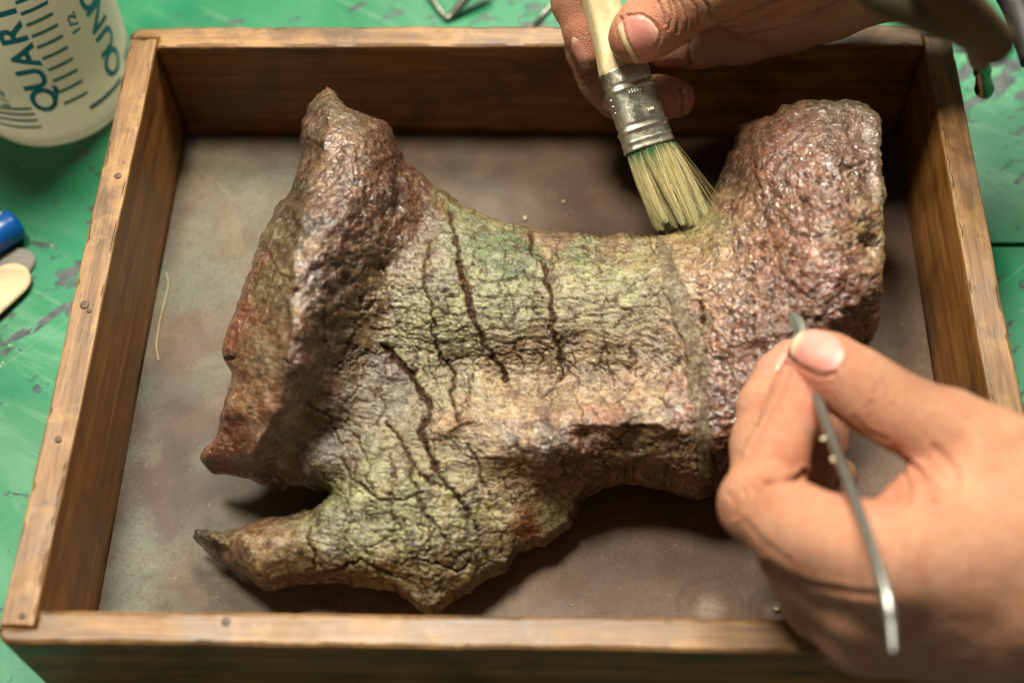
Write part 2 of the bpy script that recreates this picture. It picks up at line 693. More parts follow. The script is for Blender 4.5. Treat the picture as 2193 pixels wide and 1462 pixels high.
# ------------------------------------------------------------------ fossil bone
# outline and relief of the bone as surveyed: u, v sight line, z height above the tray floor in mm
BONE_OUT = [
    (700, 190), (722, 200), (745, 228), (800, 248), (833, 268), (852, 305), (872, 348), (915, 385), (965, 420), (1015, 447),
    (1080, 476), (1150, 492), (1185, 494), (1230, 504), (1300, 504), (1390, 500), (1450, 492), (1490, 474), (1518, 430), (1542, 372),
    (1566, 312), (1576, 264), (1610, 258), (1655, 248), (1685, 222), (1735, 210), (1790, 216), (1856, 223), (1885, 250), (1886, 320),
    (1888, 370), (1896, 410), (1892, 480), (1893, 560), (1888, 640), (1875, 705), (1845, 745), (1800, 840), (1710, 930), (1620, 990),
    (1545, 1018), (1518, 1036), (1455, 1020), (1395, 1002), (1330, 1005), (1275, 1030), (1245, 1062), (1234, 1095), (1222, 1125), (1180, 1150),
    (1128, 1168), (1085, 1205), (1035, 1228), (1005, 1258), (965, 1284), (922, 1301), (880, 1288), (848, 1262), (808, 1246), (760, 1240), (700, 1230),
    (640, 1240), (556, 1250), (528, 1228), (498, 1212), (462, 1200), (432, 1172), (414, 1146), (428, 1132), (468, 1136), (520, 1128),
    (580, 1108), (640, 1094), (688, 1076), (704, 1056), (692, 1036), (648, 1018), (590, 1004), (520, 994), (470, 990), (436, 990),
    (430, 970), (468, 928), (470, 880), (490, 830), (496, 790), (478, 766), (484, 720), (512, 640), (532, 580), (556, 520), (596, 436),
    (612, 420), (640, 352), (652, 268), (668, 216)]

BONE_Z = [
    # left plate: outer edge (low) and crest (high)
    (700, 192, 58), (660, 240, 55), (645, 330, 53), (612, 415, 54), (560, 515, 54), (530, 585, 51), (500, 680, 47), (480, 760, 44),
    (490, 820, 42), (470, 890, 38), (432, 980, 24), (480, 988, 27), (520, 992, 30),
    (690, 240, 63), (680, 300, 66), (655, 400, 68), (640, 470, 70), (632, 560, 71), (628, 640, 70), (622, 720, 67), (615, 800, 62),
    (590, 880, 54), (560, 945, 46), (530, 978, 38),
    (600, 560, 66), (580, 640, 62), (565, 720, 59), (550, 800, 54), (530, 870, 49), (500, 930, 36), (625, 470, 64), (645, 380, 63),
    # shoulder behind the crest
    (740, 235, 64), (790, 255, 60), (830, 270, 54), (852, 310, 48), (870, 348, 43), (780, 310, 68), (820, 340, 62), (740, 330, 71),
    (760, 400, 71), (830, 410, 62), (720, 470, 73), (690, 540, 73), (790, 480, 66), (870, 430, 53), (880, 370, 44), (920, 420, 45),
    (660, 620, 72), (655, 700, 70), (650, 780, 64), (640, 850, 55), (640, 920, 42), (600, 985, 33), (650, 1010, 30),
    # dark hollow right of the crest
    (760, 560, 64), (730, 620, 63), (710, 700, 57), (700, 780, 50), (690, 850, 44), (690, 930, 34), (690, 1000, 31), (850, 500, 55),
    (695, 590, 70), (690, 660, 67), (678, 740, 60), (780, 630, 55), (765, 710, 49), (750, 800, 43), (740, 860, 40),
    # shaft: back edge, back, crease
    (965, 424, 40), (1080, 478, 38), (1185, 496, 37), (1300, 506, 37), (1400, 502, 38), (1470, 490, 40), (960, 470, 47), (1000, 500, 48),
    (1080, 530, 46), (1180, 550, 45), (1300, 560, 45), (1400, 560, 47), (900, 480, 50), (820, 580, 52), (900, 600, 51), (1000, 600, 49), (1100, 620, 47),
    (1200, 630, 46), (1320, 640, 47), (1430, 640, 49), (820, 680, 47), (900, 700, 46), (1000, 700, 45), (1100, 710, 43), (1200, 720, 42), (1320, 730, 43),
    (1430, 740, 45), (780, 780, 41), (880, 780, 40), (980, 785, 37), (1080, 790, 35), (1180, 795, 34), (1300, 800, 35), (1420, 820, 38),
    (1080, 815, 33.5), (1180, 818, 33), (1280, 822, 34), (1000, 830, 36), (900, 850, 37), (800, 870, 38), (740, 900, 36),
    # lower ridge
    (1100, 860, 36), (1200, 865, 36), (1300, 868, 36), (1400, 885, 36), (960, 890, 37), (1050, 895, 37), (1150, 900, 37), (1240, 905, 36.5), (1330, 905, 36), (1420, 910, 34),
    (930, 918, 37), (1250, 935, 32), (1340, 928, 29), (1420, 940, 28), (1480, 950, 30), (1300, 970, 25), (1380, 975, 23), (1450, 990, 23), (1515, 1030, 22),
    (1395, 1004, 18), (1280, 1032, 15), (1236, 1095, 12),
    # knob on the ridge
    (1130, 940, 38), (1190, 945, 38), (1230, 960, 34), (1160, 985, 35), (1210, 1000, 27), (1120, 1020, 26), (1180, 1050, 20), (1060, 970, 34), (1080, 1000, 30),
    # lower flange
    (870, 940, 37), (960, 960, 34), (800, 960, 36), (760, 1000, 34), (1000, 1020, 31), (900, 1020, 35), (820, 1040, 35), (740, 1060, 31), (700, 1080, 28),
    (1060, 1080, 25), (960, 1090, 31), (880, 1100, 32), (800, 1110, 31), (720, 1130, 29), (640, 1120, 25), (1120, 1120, 20), (1200, 1110, 14), (1180, 1148, 13),
    (1020, 1160, 24), (940, 1180, 27), (860, 1190, 27), (780, 1200, 26), (700, 1200, 25), (640, 1170, 26), (580, 1150, 25), (520, 1150, 24), (460, 1150, 20), (416, 1146, 14),
    (430, 1174, 10), (465, 1200, 9), (500, 1190, 18), (560, 1215, 22), (556, 1248, 17), (640, 1236, 17), (760, 1238, 18), (850, 1262, 17), (922, 1298, 13), (900, 1240, 21),
    (980, 1240, 18), (1060, 1205, 15), (1130, 1166, 13), (640, 1096, 20), (560, 1116, 19), (470, 1138, 16), (704, 1058, 23),
    # right block
    (1495, 474, 42), (1520, 432, 40), (1545, 372, 38), (1568, 312, 37), (1577, 266, 40), (1612, 262, 48), (1655, 252, 57), (1690, 226, 61), (1740, 213, 63), (1800, 220, 64),
    (1848, 230, 64), (1878, 268, 65), (1886, 360, 66), (1893, 450, 66), (1892, 560, 63), (1886, 650, 57), (1872, 708, 49), (1845, 745, 40),
    (1610, 300, 52), (1600, 360, 53), (1660, 280, 61), (1730, 250, 65), (1810, 262, 65), (1850, 300, 64), (1590, 430, 52), (1540, 470, 49), (1650, 360, 62), (1720, 340, 68), (1800, 350, 70),
    (1856, 400, 65), (1660, 450, 62), (1740, 440, 69), (1810, 470, 70), (1866, 520, 62), (1560, 530, 53), (1640, 550, 59), (1720, 560, 66), (1800, 580, 67), (1856, 620, 63),
    (1500, 580, 51), (1560, 620, 54), (1640, 640, 58), (1720, 660, 62), (1790, 680, 60), (1840, 700, 49), (1500, 680, 50), (1580, 720, 54), (1660, 740, 56), (1750, 760, 54), (1810, 800, 42), (1800, 838, 33),
    (1500, 780, 47), (1580, 810, 50), (1660, 830, 50), (1740, 850, 42), (1710, 925, 30), (1520, 870, 42), (1600, 900, 43), (1660, 930, 35), (1540, 950, 35), (1590, 970, 31), (1620, 988, 26), (1545, 1012, 23)]

# u, v, r, g, b (display values of the stone itself), weight radius
BONE_C = [
    (560, 600, 128, 118, 84), (600, 520, 122, 116, 88), (575, 760, 132, 112, 82), (520, 660, 142, 74, 54), (495, 720, 138, 70, 52), (540, 560, 122, 80, 62), (600, 440, 92, 78, 72), (650, 300, 104, 80, 72),
    (545, 880, 140, 98, 66), (480, 930, 136, 84, 62), (445, 975, 136, 70, 58), (520, 820, 144, 110, 82), (600, 830, 126, 88, 58), (560, 950, 120, 84, 58), (610, 650, 132, 112, 82), (628, 560, 140, 116, 88),
    (705, 215, 128, 96, 76), (760, 290, 132, 104, 82), (810, 270, 128, 92, 76), (830, 330, 118, 84, 66), (700, 320, 130, 108, 82), (760, 390, 128, 98, 74), (850, 400, 96, 60, 46), (720, 480, 122, 90, 72), (770, 450, 128, 98, 82),
    (680, 600, 96, 62, 46), (660, 750, 108, 68, 48), (760, 560, 92, 62, 42), (850, 480, 106, 72, 50), (640, 830, 104, 66, 46), (900, 420, 124, 96, 66), (880, 530, 112, 92, 62),
    (700, 760, 82, 58, 34), (690, 880, 86, 60, 36), (640, 960, 78, 52, 34), (780, 700, 110, 94, 56), (800, 620, 112, 94, 58), (760, 820, 86, 70, 44), (720, 970, 92, 78, 52),
    (980, 480, 112, 118, 78), (1060, 530, 84, 108, 66), (1110, 545, 74, 102, 60), (1000, 580, 122, 126, 84), (1100, 600, 126, 132, 88), (1240, 540, 96, 116, 72), (1300, 600, 128, 134, 90), (1380, 560, 132, 128, 84),
    (1180, 500, 128, 104, 76), (1320, 510, 124, 104, 70), (1080, 480, 126, 120, 84), (900, 650, 126, 126, 84), (960, 690, 132, 134, 92), (1080, 680, 124, 126, 82), (1200, 640, 124, 118, 76), (1320, 680, 134, 126, 82), (1400, 640, 128, 118, 78),
    (860, 720, 126, 124, 84), (900, 790, 118, 116, 76), (1000, 760, 116, 104, 66), (1100, 760, 118, 96, 60), (1200, 750, 122, 98, 62), (1320, 760, 132, 108, 74), (1400, 760, 136, 112, 78),
    (840, 780, 78, 50, 34), (800, 860, 92, 76, 48), (930, 840, 122, 118, 78), (1050, 850, 148, 134, 98), (1150, 850, 140, 116, 84), (1280, 850, 158, 138, 112), (1380, 860, 150, 130, 104), (1460, 860, 150, 112, 94),
    (960, 900, 150, 116, 78), (1080, 890, 156, 124, 90), (1200, 900, 152, 116, 92), (1320, 890, 152, 108, 92), (1280, 910, 148, 104, 86), (1360, 940, 112, 88, 58), (1440, 960, 128, 104, 68), (1380, 985, 118, 94, 62), (1500, 1010, 126, 92, 66), (1300, 970, 104, 78, 50),
    (1180, 955, 92, 74, 60), (1130, 960, 104, 84, 66), (1210, 980, 88, 68, 54), (1180, 1010, 96, 68, 46), (1100, 1010, 128, 100, 70), (1140, 1060, 118, 96, 62), (1050, 960, 148, 124, 92),
    (880, 960, 132, 124, 88), (820, 1000, 134, 132, 94), (960, 960, 120, 108, 70), (1000, 1010, 146, 132, 98), (900, 1040, 138, 138, 98), (800, 1050, 136, 136, 98), (1000, 1100, 142, 142, 104), (1080, 1100, 134, 128, 88), (1180, 1100, 122, 118, 76), (1140, 1120, 118, 84, 48),
    (740, 1080, 116, 122, 84), (860, 1120, 138, 142, 104), (780, 1130, 128, 134, 94), (700, 1140, 116, 112, 78), (900, 1180, 138, 134, 100), (820, 1190, 124, 116, 80), (980, 1180, 128, 122, 92), (1060, 1170, 112, 100, 78), (920, 1240, 128, 122, 92), (980, 1240, 112, 104, 76), (920, 1285, 112, 104, 78),
    (620, 1150, 120, 102, 78), (560, 1160, 116, 96, 72), (600, 1210, 112, 92, 64), (510, 1160, 118, 92, 70), (560, 1120, 118, 84, 62), (440, 1150, 84, 60, 52), (470, 1190, 72, 58, 44), (480, 1155, 132, 128, 92), (700, 1200, 108, 94, 68),
    (1450, 540, 156, 138, 108), (1500, 520, 148, 138, 110), (1500, 600, 156, 132, 100), (1560, 560, 160, 134, 104), (1450, 700, 132, 108, 76), (1540, 660, 152, 118, 84), (1560, 760, 144, 104, 74), (1480, 480, 128, 138, 112), (1530, 490, 132, 134, 104),
    (1560, 380, 92, 68, 48), (1590, 300, 112, 90, 64), (1590, 420, 148, 118, 92), (1620, 340, 138, 102, 80), (1680, 290, 132, 94, 74), (1740, 240, 124, 100, 84), (1820, 250, 126, 104, 88), (1650, 400, 148, 106, 84), (1720, 340, 134, 94, 76),
    (1780, 320, 142, 98, 82), (1850, 310, 128, 100, 88), (1700, 440, 156, 120, 102), (1780, 420, 158, 122, 108), (1850, 400, 142, 116, 102), (1640, 500, 158, 124, 98), (1720, 540, 152, 112, 92), (1800, 520, 156, 126, 112), (1850, 460, 162, 148, 132), (1860, 520, 150, 136, 116),
    (1640, 580, 150, 108, 82), (1720, 620, 148, 104, 86), (1800, 600, 152, 104, 88), (1850, 640, 142, 98, 84), (1640, 680, 132, 94, 64), (1720, 700, 122, 84, 60), (1800, 700, 138, 98, 80), (1600, 740, 138, 98, 70), (1560, 840, 132, 82, 58), (1540, 900, 128, 68, 48), (1600, 880, 118, 66, 46),
    (1560, 960, 122, 76, 54), (1540, 1010, 104, 70, 48), (1700, 820, 128, 84, 62), (1620, 960, 110, 72, 52), (1800, 780, 122, 84, 66)]

CRACKS = [  # polyline, half width px start, end, depth mm
    ([(962, 452), (975, 500), (985, 545), (988, 590), (1000, 640), (1018, 695), (1042, 742), (1068, 778), (1086, 812)], 7, 4, 1.0),
    ([(988, 560), (994, 600), (1010, 660), (1030, 715)], 5, 7, 1.1),
    ([(1138, 498), (1136, 540), (1150, 556), (1168, 570), (1172, 615), (1184, 655), (1186, 710), (1196, 760), (1204, 800), (1180, 835)], 4.5, 3.5, 1.0),
    ([(1172, 600), (1180, 640), (1178, 690), (1190, 740)], 5, 4, 0.8),
    ([(1204, 770), (1225, 800), (1240, 822)], 3, 1.5, .6),
    ([(918, 520), (912, 600), (925, 660), (930, 725), (945, 768), (974, 796), (968, 850), (984, 898)], 2, 5, 0.8),
    ([(1006, 800), (1004, 832), (1010, 856)], 2, 1.5, .5),
    ([(822, 742), (850, 768), (880, 802), (908, 850), (922, 884), (912, 906)], 6, 11, 1.3),
    ([(912, 906), (900, 925), (918, 955), (935, 1002), (962, 1040), (995, 1080), (1015, 1112), (1030, 1135)], 9, 5, 1.4),
    ([(905, 925), (928, 985), (938, 1012)], 11, 6, 1.2),
    ([(826, 902), (848, 930), (870, 960), (890, 1000), (912, 1024), (945, 1040)], 3, 5, 0.9),
    ([(885, 1000), (876, 1022), (890, 1040), (905, 1085), (925, 1112), (955, 1155)], 3, 3, 0.9),
    ([(1003, 950), (1020, 985), (1035, 1025), (1052, 1060)], 3, 2, 0.7),
    ([(752, 1098), (748, 1125), (740, 1150), (744, 1185)], 3, 3, 0.9),
    ([(736, 985), (745, 1020), (775, 1040), (800, 1062), (835, 1072), (880, 1066), (905, 1050)], 3.5, 2, 0.9),
    ([(760, 930), (778, 968), (790, 1000), (782, 1022), (796, 1046)], 2.5, 2, 0.7),
    ([(665, 1130), (660, 1160), (672, 1190), (670, 1220)], 3, 4, 0.9),
    ([(836, 1072), (842, 1120), (870, 1170), (890, 1200)], 2, 2, 0.6),
    ([(918, 1100), (922, 1150), (915, 1190)], 2.5, 2, 0.6),
    ([(700, 1225), (735, 1215), (770, 1200), (800, 1212), (850, 1240), (880, 1235)], 4, 3, 1.0),
    ([(880, 1195), (930, 1205), (980, 1220), (1010, 1200)], 3, 4, 1.0),
    ([(915, 592), (960, 600), (1010, 596), (1060, 602), (1130, 594), (1150, 590)], 2, 2, 0.5),
    ([(930, 630), (990, 622), (1060, 640), (1110, 632), (1180, 644)], 1.5, 2, 0.5),
    ([(1066, 602), (1072, 630)], 2, 1.5, 0.5),
    ([(1190, 640), (1240, 642), (1300, 655), (1345, 662), (1400, 655)], 1.5, 1.5, 0.5),
    ([(1352, 664), (1325, 690), (1312, 702)], 2.5, 1.5, 0.6),
    ([(1292, 710), (1298, 750), (1306, 800), (1314, 830)], 2, 1.5, .5),
    ([(950, 785), (1000, 765), (1060, 762), (1110, 752), (1180, 748)], 1.5, 1.8, .5),
    ([(870, 712), (920, 722), (960, 712), (1010, 702)], 1.5, 1.5, .5),
    ([(1250, 540), (1300, 562), (1330, 558)], 2.5, 2, .6),
    ([(1200, 530), (1250, 528), (1262, 530)], 2, 3, .7),
    ([(1240, 545), (1190, 560), (1172, 575)], 1.8, 1.8, .5),
    ([(1286, 850), (1310, 880), (1330, 900)], 1.8, 1.5, .5), ([(1225, 830), (1240, 870), (1255, 905)], 1.8, 1.5, .5),
    ([(1568, 430), (1572, 480), (1578, 520), (1580, 545)], 1.8, 1.5, .4),
    ([(1612, 335), (1625, 380), (1632, 430), (1648, 500), (1660, 540)], 1.6, 1.6, .4),
    ([(1390, 505), (1400, 540), (1420, 560)], 2, 2, .5),
    ([(1500, 650), (1505, 690), (1515, 712)], 5, 5, .7),
    ([(1700, 420), (1760, 450), (1800, 440), (1830, 470)], 2, 2, .7), ([(1780, 345), (1830, 360), (1870, 340)], 2.5, 2, .8), ([(1840, 520), (1890, 515)], 3, 4, 1.0),
    ([(560, 520), (600, 580), (625, 600)], 1.5, 1.5, .4), ([(610, 770), (616, 775)], 5, 5, 1.0), ([(484, 768), (505, 762)], 4, 2, 1.0),
    ([(690, 1010), (735, 1060), (745, 1075)], 2, 1.5, .5), ([(655, 865), (700, 890), (730, 950)], 2, 2, .6),
    ([(700, 650), (698, 720), (704, 770)], 1.5, 2.5, .7)]
_r = np.random.default_rng(91)
for _k in range(46):
    _c = [(1000, 660, 190, 110), (880, 1040, 150, 110), (1250, 680, 150, 120), (900, 1160, 130, 60), (820, 720, 90, 90)][_k % 5]
    _p = np.array([_c[0] + _r.uniform(-1, 1) * _c[2], _c[1] + _r.uniform(-1, 1) * _c[3]])
    _a = _r.choice([1.35, 1.2, 0.1, 2.2]) + _r.normal(0, .25)
    _l = [tuple(_p)]
    for _j in range(_r.integers(4, 8)):
        _a += _r.normal(0, .45)
        _p = _p + _r.uniform(9, 24) * np.array([math.cos(_a), math.sin(_a)])
        _l.append(tuple(_p))
    CRACKS.append((_l, _r.uniform(1.4, 2.4), 0.8, 0.5))
FILL = [(1415, 520, 14), (1430, 570, 24), (1442, 620, 26), (1455, 670, 22), (1478, 720, 26), (1496, 770, 30), (1494, 820, 26), (1500, 870, 20), (1506, 930, 24), (1512, 985, 22), (1520, 1025, 16)]


def poly_dist(P, line, w0=0, w1=0):
    """distance of P to a polyline, and the interpolated width at the nearest place"""
    line = np.asarray(line, float)
    best = np.full(len(P), 1e9)
    wid = np.zeros(len(P))
    seg = np.linalg.norm(np.diff(line, axis=0), axis=1)
    cum = np.r_[0, np.cumsum(seg)]
    for i in range(len(line) - 1):
        a, b = line[i], line[i + 1]
        d = b - a
        t = np.clip(((P - a) @ d) / (d @ d + 1e-9), 0, 1)
        q = np.linalg.norm(P - a - t[:, None] * d, axis=1)
        s = (cum[i] + t * seg[i]) / cum[-1]
        m = q < best
        best[m] = q[m]
        wid[m] = (w0 + (w1 - w0) * s)[m]
    return best, wid


def rbf(C, Z, P, c, smooth=0.0):
    A = np.sqrt(((C[:, None] - C[None]) ** 2).sum(-1) + c * c)
    n = len(C)
    A[np.arange(n), np.arange(n)] += smooth
    Zm = Z.mean(0)
    wt = np.linalg.solve(A, Z - Zm)
    out = []
    for i in range(0, len(P), 20000):
        Q = P[i:i + 20000]
        out.append(np.sqrt(((Q[:, None] - C[None]) ** 2).sum(-1) + c * c) @ wt + Zm)
    return np.concatenate(out)


def m_bone():
    t = NT('fossil_stone')
    v = t.coord('Object')
    c = t.attr('Col')
    n1 = t.noise(v, 420, 6, 0.68, 0.3)
    n2 = t.noise(v, 950, 4, 0.65)
    c = t.mix(t.ramp(n1, [(0.36, 0.75), (0.52, 0.0)]), c, t.mix(1.0, c, (0.40, 0.27, 0.19, 1), 'MULTIPLY'))
    c = t.mix(t.ramp(n1, [(0.52, 0.0), (0.70, 0.55)]), c, t.mix(0.5, c, (0.56, 0.53, 0.40, 1)))
    rr = t.noise(t.coord('Object', (1, 1, 1), (0, 0, 0), (3, 5, 2)), 130, 5, 0.65, 0.6)
    c = t.mix(t.ramp(rr, [(0.54, 0.0), (0.68, 0.5)]), c, t.mix(1.0, c, (0.95, 0.68, 0.50, 1), 'MULTIPLY'))
    c = t.mix(t.ramp(n2, [(0.32, 0.65), (0.47, 0.0)]), c, t.mix(1.0, c, (0.22, 0.16, 0.12, 1), 'MULTIPLY'))
    wet0 = t.attr('wet', 'Fac')
    gr0 = t.noise(t.coord('Object', (1, 6, 6), (0, 0, 0.06)), 160, 6, 0.7, 0.4)
    c = t.mix(t.math('MULTIPLY', t.ramp(gr0, [(0.40, 0.75), (0.52, 0.0)]), t.attr('fib', 'Fac')), c, t.mix(1.0, c, (0.52, 0.42, 0.32, 1), 'MULTIPLY'))
    m1 = t.noise(t.coord('Object', (1, 1, 1), (0, 0, 0), (7, 1, 4)), 300, 9, 0.74, 0.5)
    m1 = t.math('ADD', m1, t.math('MULTIPLY', wet0, 0.05))
    m1 = t.math('SUBTRACT', m1, t.math('MULTIPLY', t.attr('fib', 'Fac'), 0.05))
    c = t.mix(t.ramp(m1, [(0.515, 0.0), (0.56, 0.72)]), c, t.mix(1.0, c, (0.40, 0.25, 0.17, 1), 'MULTIPLY'))
    m2 = t.noise(t.coord('Object', (1, 1, 1), (0, 0, 0), (2, 9, 6)), 360, 9, 0.74, 0.5)
    c = t.mix(t.ramp(m2, [(0.55, 0.0), (0.60, 0.55)]), c, t.mix(0.6, c, (0.42, 0.38, 0.26, 1)))
    crk = t.attr('crk', 'Fac')
    c = t.mix(crk, c, t.ramp(n2, [(0.35, srgb(30, 16, 9)), (0.6, srgb(70, 42, 28)), (0.75, srgb(128, 94, 70))]))
    t.col(c)
    wet = t.attr('wet', 'Fac')
    rg = t.math('SUBTRACT', t.ramp(t.noise(v, 420, 4, 0.6), [(0.3, 0.46), (0.7, 0.24)]), t.math('MULTIPLY', wet, 0.08))
    t.rough(t.math('ADD', rg, t.math('MULTIPLY', t.attr('smo', 'Fac'), 0.22)))
    t.l(t.math('MULTIPLY', t.math('SUBTRACT', 0.7, t.math('MULTIPLY', t.attr('smo', 'Fac'), 0.45)), t.math('SUBTRACT', 1.0, t.math('MULTIPLY', crk, 0.85))), t.b.inputs['Specular IOR Level'])
    fibf = t.attr('fib', 'Fac')
    grain = t.noise(t.coord('Object', (1, 5.5, 5.5), (0, 0, 0.06)), 230, 5, 0.65, 0.25)
    hi = t.math('ADD', t.math('MULTIPLY', n1, 0.7), t.math('MULTIPLY', n2, 0.5))
    hg = t.math('ADD', t.math('MULTIPLY', grain, 0.45), t.math('MULTIPLY', n1, 0.12))
    h = t.math('ADD', t.math('MULTIPLY', hi, t.math('SUBTRACT', 1.0, fibf)), t.math('MULTIPLY', hg, fibf))
    h2 = t.noise(v, 1500, 2, 0.6)
    fl = t.attr('smo', 'Fac')
    st = t.math('SUBTRACT', 1.0, t.math('MULTIPLY', fl, 0.75))
    b1 = t.bump(t.math('MULTIPLY', h, st), 0.9, 0.0012)
    b2 = t.bump(t.math('MULTIPLY', h2, st), 0.7, 0.0006, b1)
    t.nrm(b2)
    ncr = t.math('SUBTRACT', 1.0, crk, clamp=True)
    ncr = t.math('MULTIPLY', ncr, t.math('SUBTRACT', 1.0, t.math('MULTIPLY', fibf, 0.55)))
    cw = t.math('MULTIPLY', t.math('MULTIPLY', st, ncr), t.ramp(t.noise(v, 90, 4, 0.6), [(0.32, 0.15), (0.62, 0.95)]))
    t.l(cw, t.b.inputs['Coat Weight'])
    t.set(Coat_Roughness=0.13, Coat_IOR=1.6)
    hc = t.math('ADD', t.noise(v, 500, 2, 0.5, 0.5), t.math('MULTIPLY', t.noise(v, 950, 2, 0.5), 0.35))
    hcc = t.math('ADD', t.math('MULTIPLY', hc, t.math('SUBTRACT', 1.0, t.math('MULTIPLY', fibf, 0.8))), t.math('MULTIPLY', t.math('MULTIPLY', grain, fibf), 0.5))
    t.l(t.bump(hcc, 0.9, 0.0013), t.b.inputs['Coat Normal'])
    return t.m


def build_bone():
    out = catmull(BONE_OUT, 6, True)
    q = np.c_[out / 34.0, np.zeros(len(out))]
    q2 = np.c_[out / 11.0, np.zeros(len(out))]
    out = out + np.stack([fbm(q, 2, 5), fbm(q, 2, 6)], 1) * 4.0 + np.stack([fbm(q2, 2, 7), fbm(q2, 2, 8)], 1) * 2.8
    st = 2.8
    us = np.arange(400, 1910, st)
    vs = np.arange(180, 1312, st)
    nu, nv = len(us), len(vs)
    cu, cv = np.meshgrid(us[:-1] + st / 2, vs[:-1] + st / 2, indexing='ij')
    ins = inside(np.c_[cu.ravel(), cv.ravel()], out).reshape(nu - 1, nv - 1)
    ii, jj = np.nonzero(ins)
    idx = lambda i, j: i * nv + j
    Q = np.stack([idx(ii, jj), idx(ii, jj + 1), idx(ii + 1, jj + 1), idx(ii + 1, jj)], 1)
    used, inv = np.unique(Q, return_inverse=True)
    Q = inv.reshape(-1, 4)
    P = np.c_[us[used // nv], vs[used % nv]]
    # boundary verts
    e = np.concatenate([Q[:, [0, 1]], Q[:, [1, 2]], Q[:, [2, 3]], Q[:, [3, 0]]])
    es = np.sort(e, 1)
    key = es[:, 0].astype(np.int64) * len(P) + es[:, 1]
    uq, first, cnt = np.unique(key, return_index=True, return_counts=True)
    be = e[first[cnt == 1]]
    bmask = np.zeros(len(P), bool)
    bmask[be.ravel()] = True
    # nearest outline point
    oc = np.r_[out, out[:1]]
    dense = []
    for a, b in zip(oc[:-1], oc[1:]):
        k = max(1, int(np.linalg.norm(b - a) / 1.5))
        dense += [a + (b - a) * s / k for s in range(k)]
    dense = np.array(dense)
    D = np.empty(len(P))
    for i in range(0, len(P), 8000):
        dd = ((P[i:i + 8000, None] - dense[None]) ** 2).sum(-1)
        am = dd.argmin(1)
        D[i:i + 8000] = np.sqrt(dd[np.arange(len(am)), am])
        for_b = bmask[i:i + 8000]
        P[i:i + 8000][for_b] = dense[am[for_b]]
    D[bmask] = 0
    C = np.array([(a, b) for a, b, _ in BONE_Z], float)
    Z = np.array([z for *_, z in BONE_Z], float)
    z = rbf(C, Z[:, None], P, 9.0, 1.0)[:, 0]
    z = z + 12.0 * np.exp(-((P[:, 0] - 1390) / 210) ** 2 - ((P[:, 1] - 960) / 125) ** 2)
    CREST = [(708, 215), (700, 270), (672, 360), (650, 440), (636, 520), (628, 600), (622, 700), (614, 800), (588, 880), (548, 960)]
    q, _ = poly_dist(P + np.stack([fbm(np.c_[P / 40, z * 0], 2, 301), fbm(np.c_[P / 40, z * 0], 2, 302)], 1) * 7, catmull(CREST, 5))
    z = z + 2.8 * np.exp(-q / 17)
    LEDGE = [(935, 918), (1000, 905), (1060, 900), (1150, 903), (1240, 910), (1330, 908), (1430, 914), (1490, 925)]
    q, _ = poly_dist(P + np.stack([fbm(np.c_[P / 40, z * 0], 2, 303), fbm(np.c_[P / 40, z * 0], 2, 304)], 1) * 7, catmull(LEDGE, 5))
    below = P[:, 1] > np.interp(P[:, 0], [a for a, b in LEDGE], [b for a, b in LEDGE])
    la = np.interp(P[:, 0], [925, 960, 1010, 1100, 1200, 1290, 1400, 1450, 1485], [0, 1.6, 1.2, 0.3, 0.7, 1.6, 1.7, 1.0, 0])
    z = z + la * np.where(below, np.exp(-q / 11), np.exp(-q / 20))
    # soften the rounding towards the outline so that edges turn over
    z = z - (4.0 - 2.6 * sstep(1650, 1760, P[:, 0])) * (1 - sstep(0, 15, D)) ** 2
    # --- regional masks
    G = lambda u, v, r: np.exp(-(((P[:, 0] - u) ** 2 + (P[:, 1] - v) ** 2) / (2 * r * r)))
    peb = np.clip(G(1760, 480, 170) + G(1680, 720, 110) + G(760, 420, 110) + G(1180, 965, 55) + G(700, 620, 70) + G(450, 1170, 40) + 0.5 * G(950, 1260, 50) + G(1580, 880, 90), 0, 1)
    fib = np.clip(G(1100, 620, 170) + G(1300, 640, 150) + G(950, 660, 120) + G(900, 1050, 140) + G(1400, 960, 90), 0, 1) * (1 - peb)
    # --- relief
    U3 = np.c_[P[:, 0], P[:, 1], z * 6.0]
    rel = np.zeros(len(P))
    rel += (0.9 - 0.4 * fib) * fbm(U3 / 95.0, 3, 31)
    lump = fbm(U3 / 30.0, 4, 33, 0.55)
    rel += (0.20 - 0.10 * fib + 0.42 * peb) * lump
    rel += (0.09 + 0.13 * peb) * fbm(U3 / 9.0, 3, 35, 0.6) + 0.12 * peb * fbm(U3 / 5.0, 2, 36)
    rid = 1 - np.abs(fbm(U3 / 22.0, 3, 37))
    rel += peb * 0.45 * (rid - 0.7)
    # pits
    pit = sstep(0.28, 0.75, fbm(U3 / 17.0, 3, 39))
    rel -= (0.08 + 0.45 * peb) * pit
    # fibrous grain along the shaft: follows a gentle sag
    sag = P[:, 1] - 0.00016 * (P[:, 0] - 1200) ** 2 * -1 + 6 * fbm(np.c_[P / 60, z * 0], 2, 41)
    Fb = np.c_[P[:, 0] / 75.0, sag / 9.5, z * 0.2]
    gr = fbm(Fb, 4, 43, 0.6)
    rel += fib * (0.20 - 0.12 * np.exp(-((P[:, 1] - 790) / 40) ** 2)) * gr + 0.08 * gr
    rel += 0.10 * (1 - peb) * fbm(np.c_[P[:, 0] / 26.0, sag / 4.5, z * 0.2], 2, 44)
    # blocky plates: stepped offset inside crack-bounded cells
    cellx = np.floor(P[:, 0] / 66.0 + 0.6 * fbm(np.c_[P / 70, z * 0], 2, 45))
    celly = np.floor(sag / 34.0 + 0.6 * fbm(np.c_[P / 55, z * 0 + 3], 2, 46))
    step = _hash(cellx.astype(np.int64) + 500, celly.astype(np.int64) + 500, np.zeros(len(P), np.int64), 3)
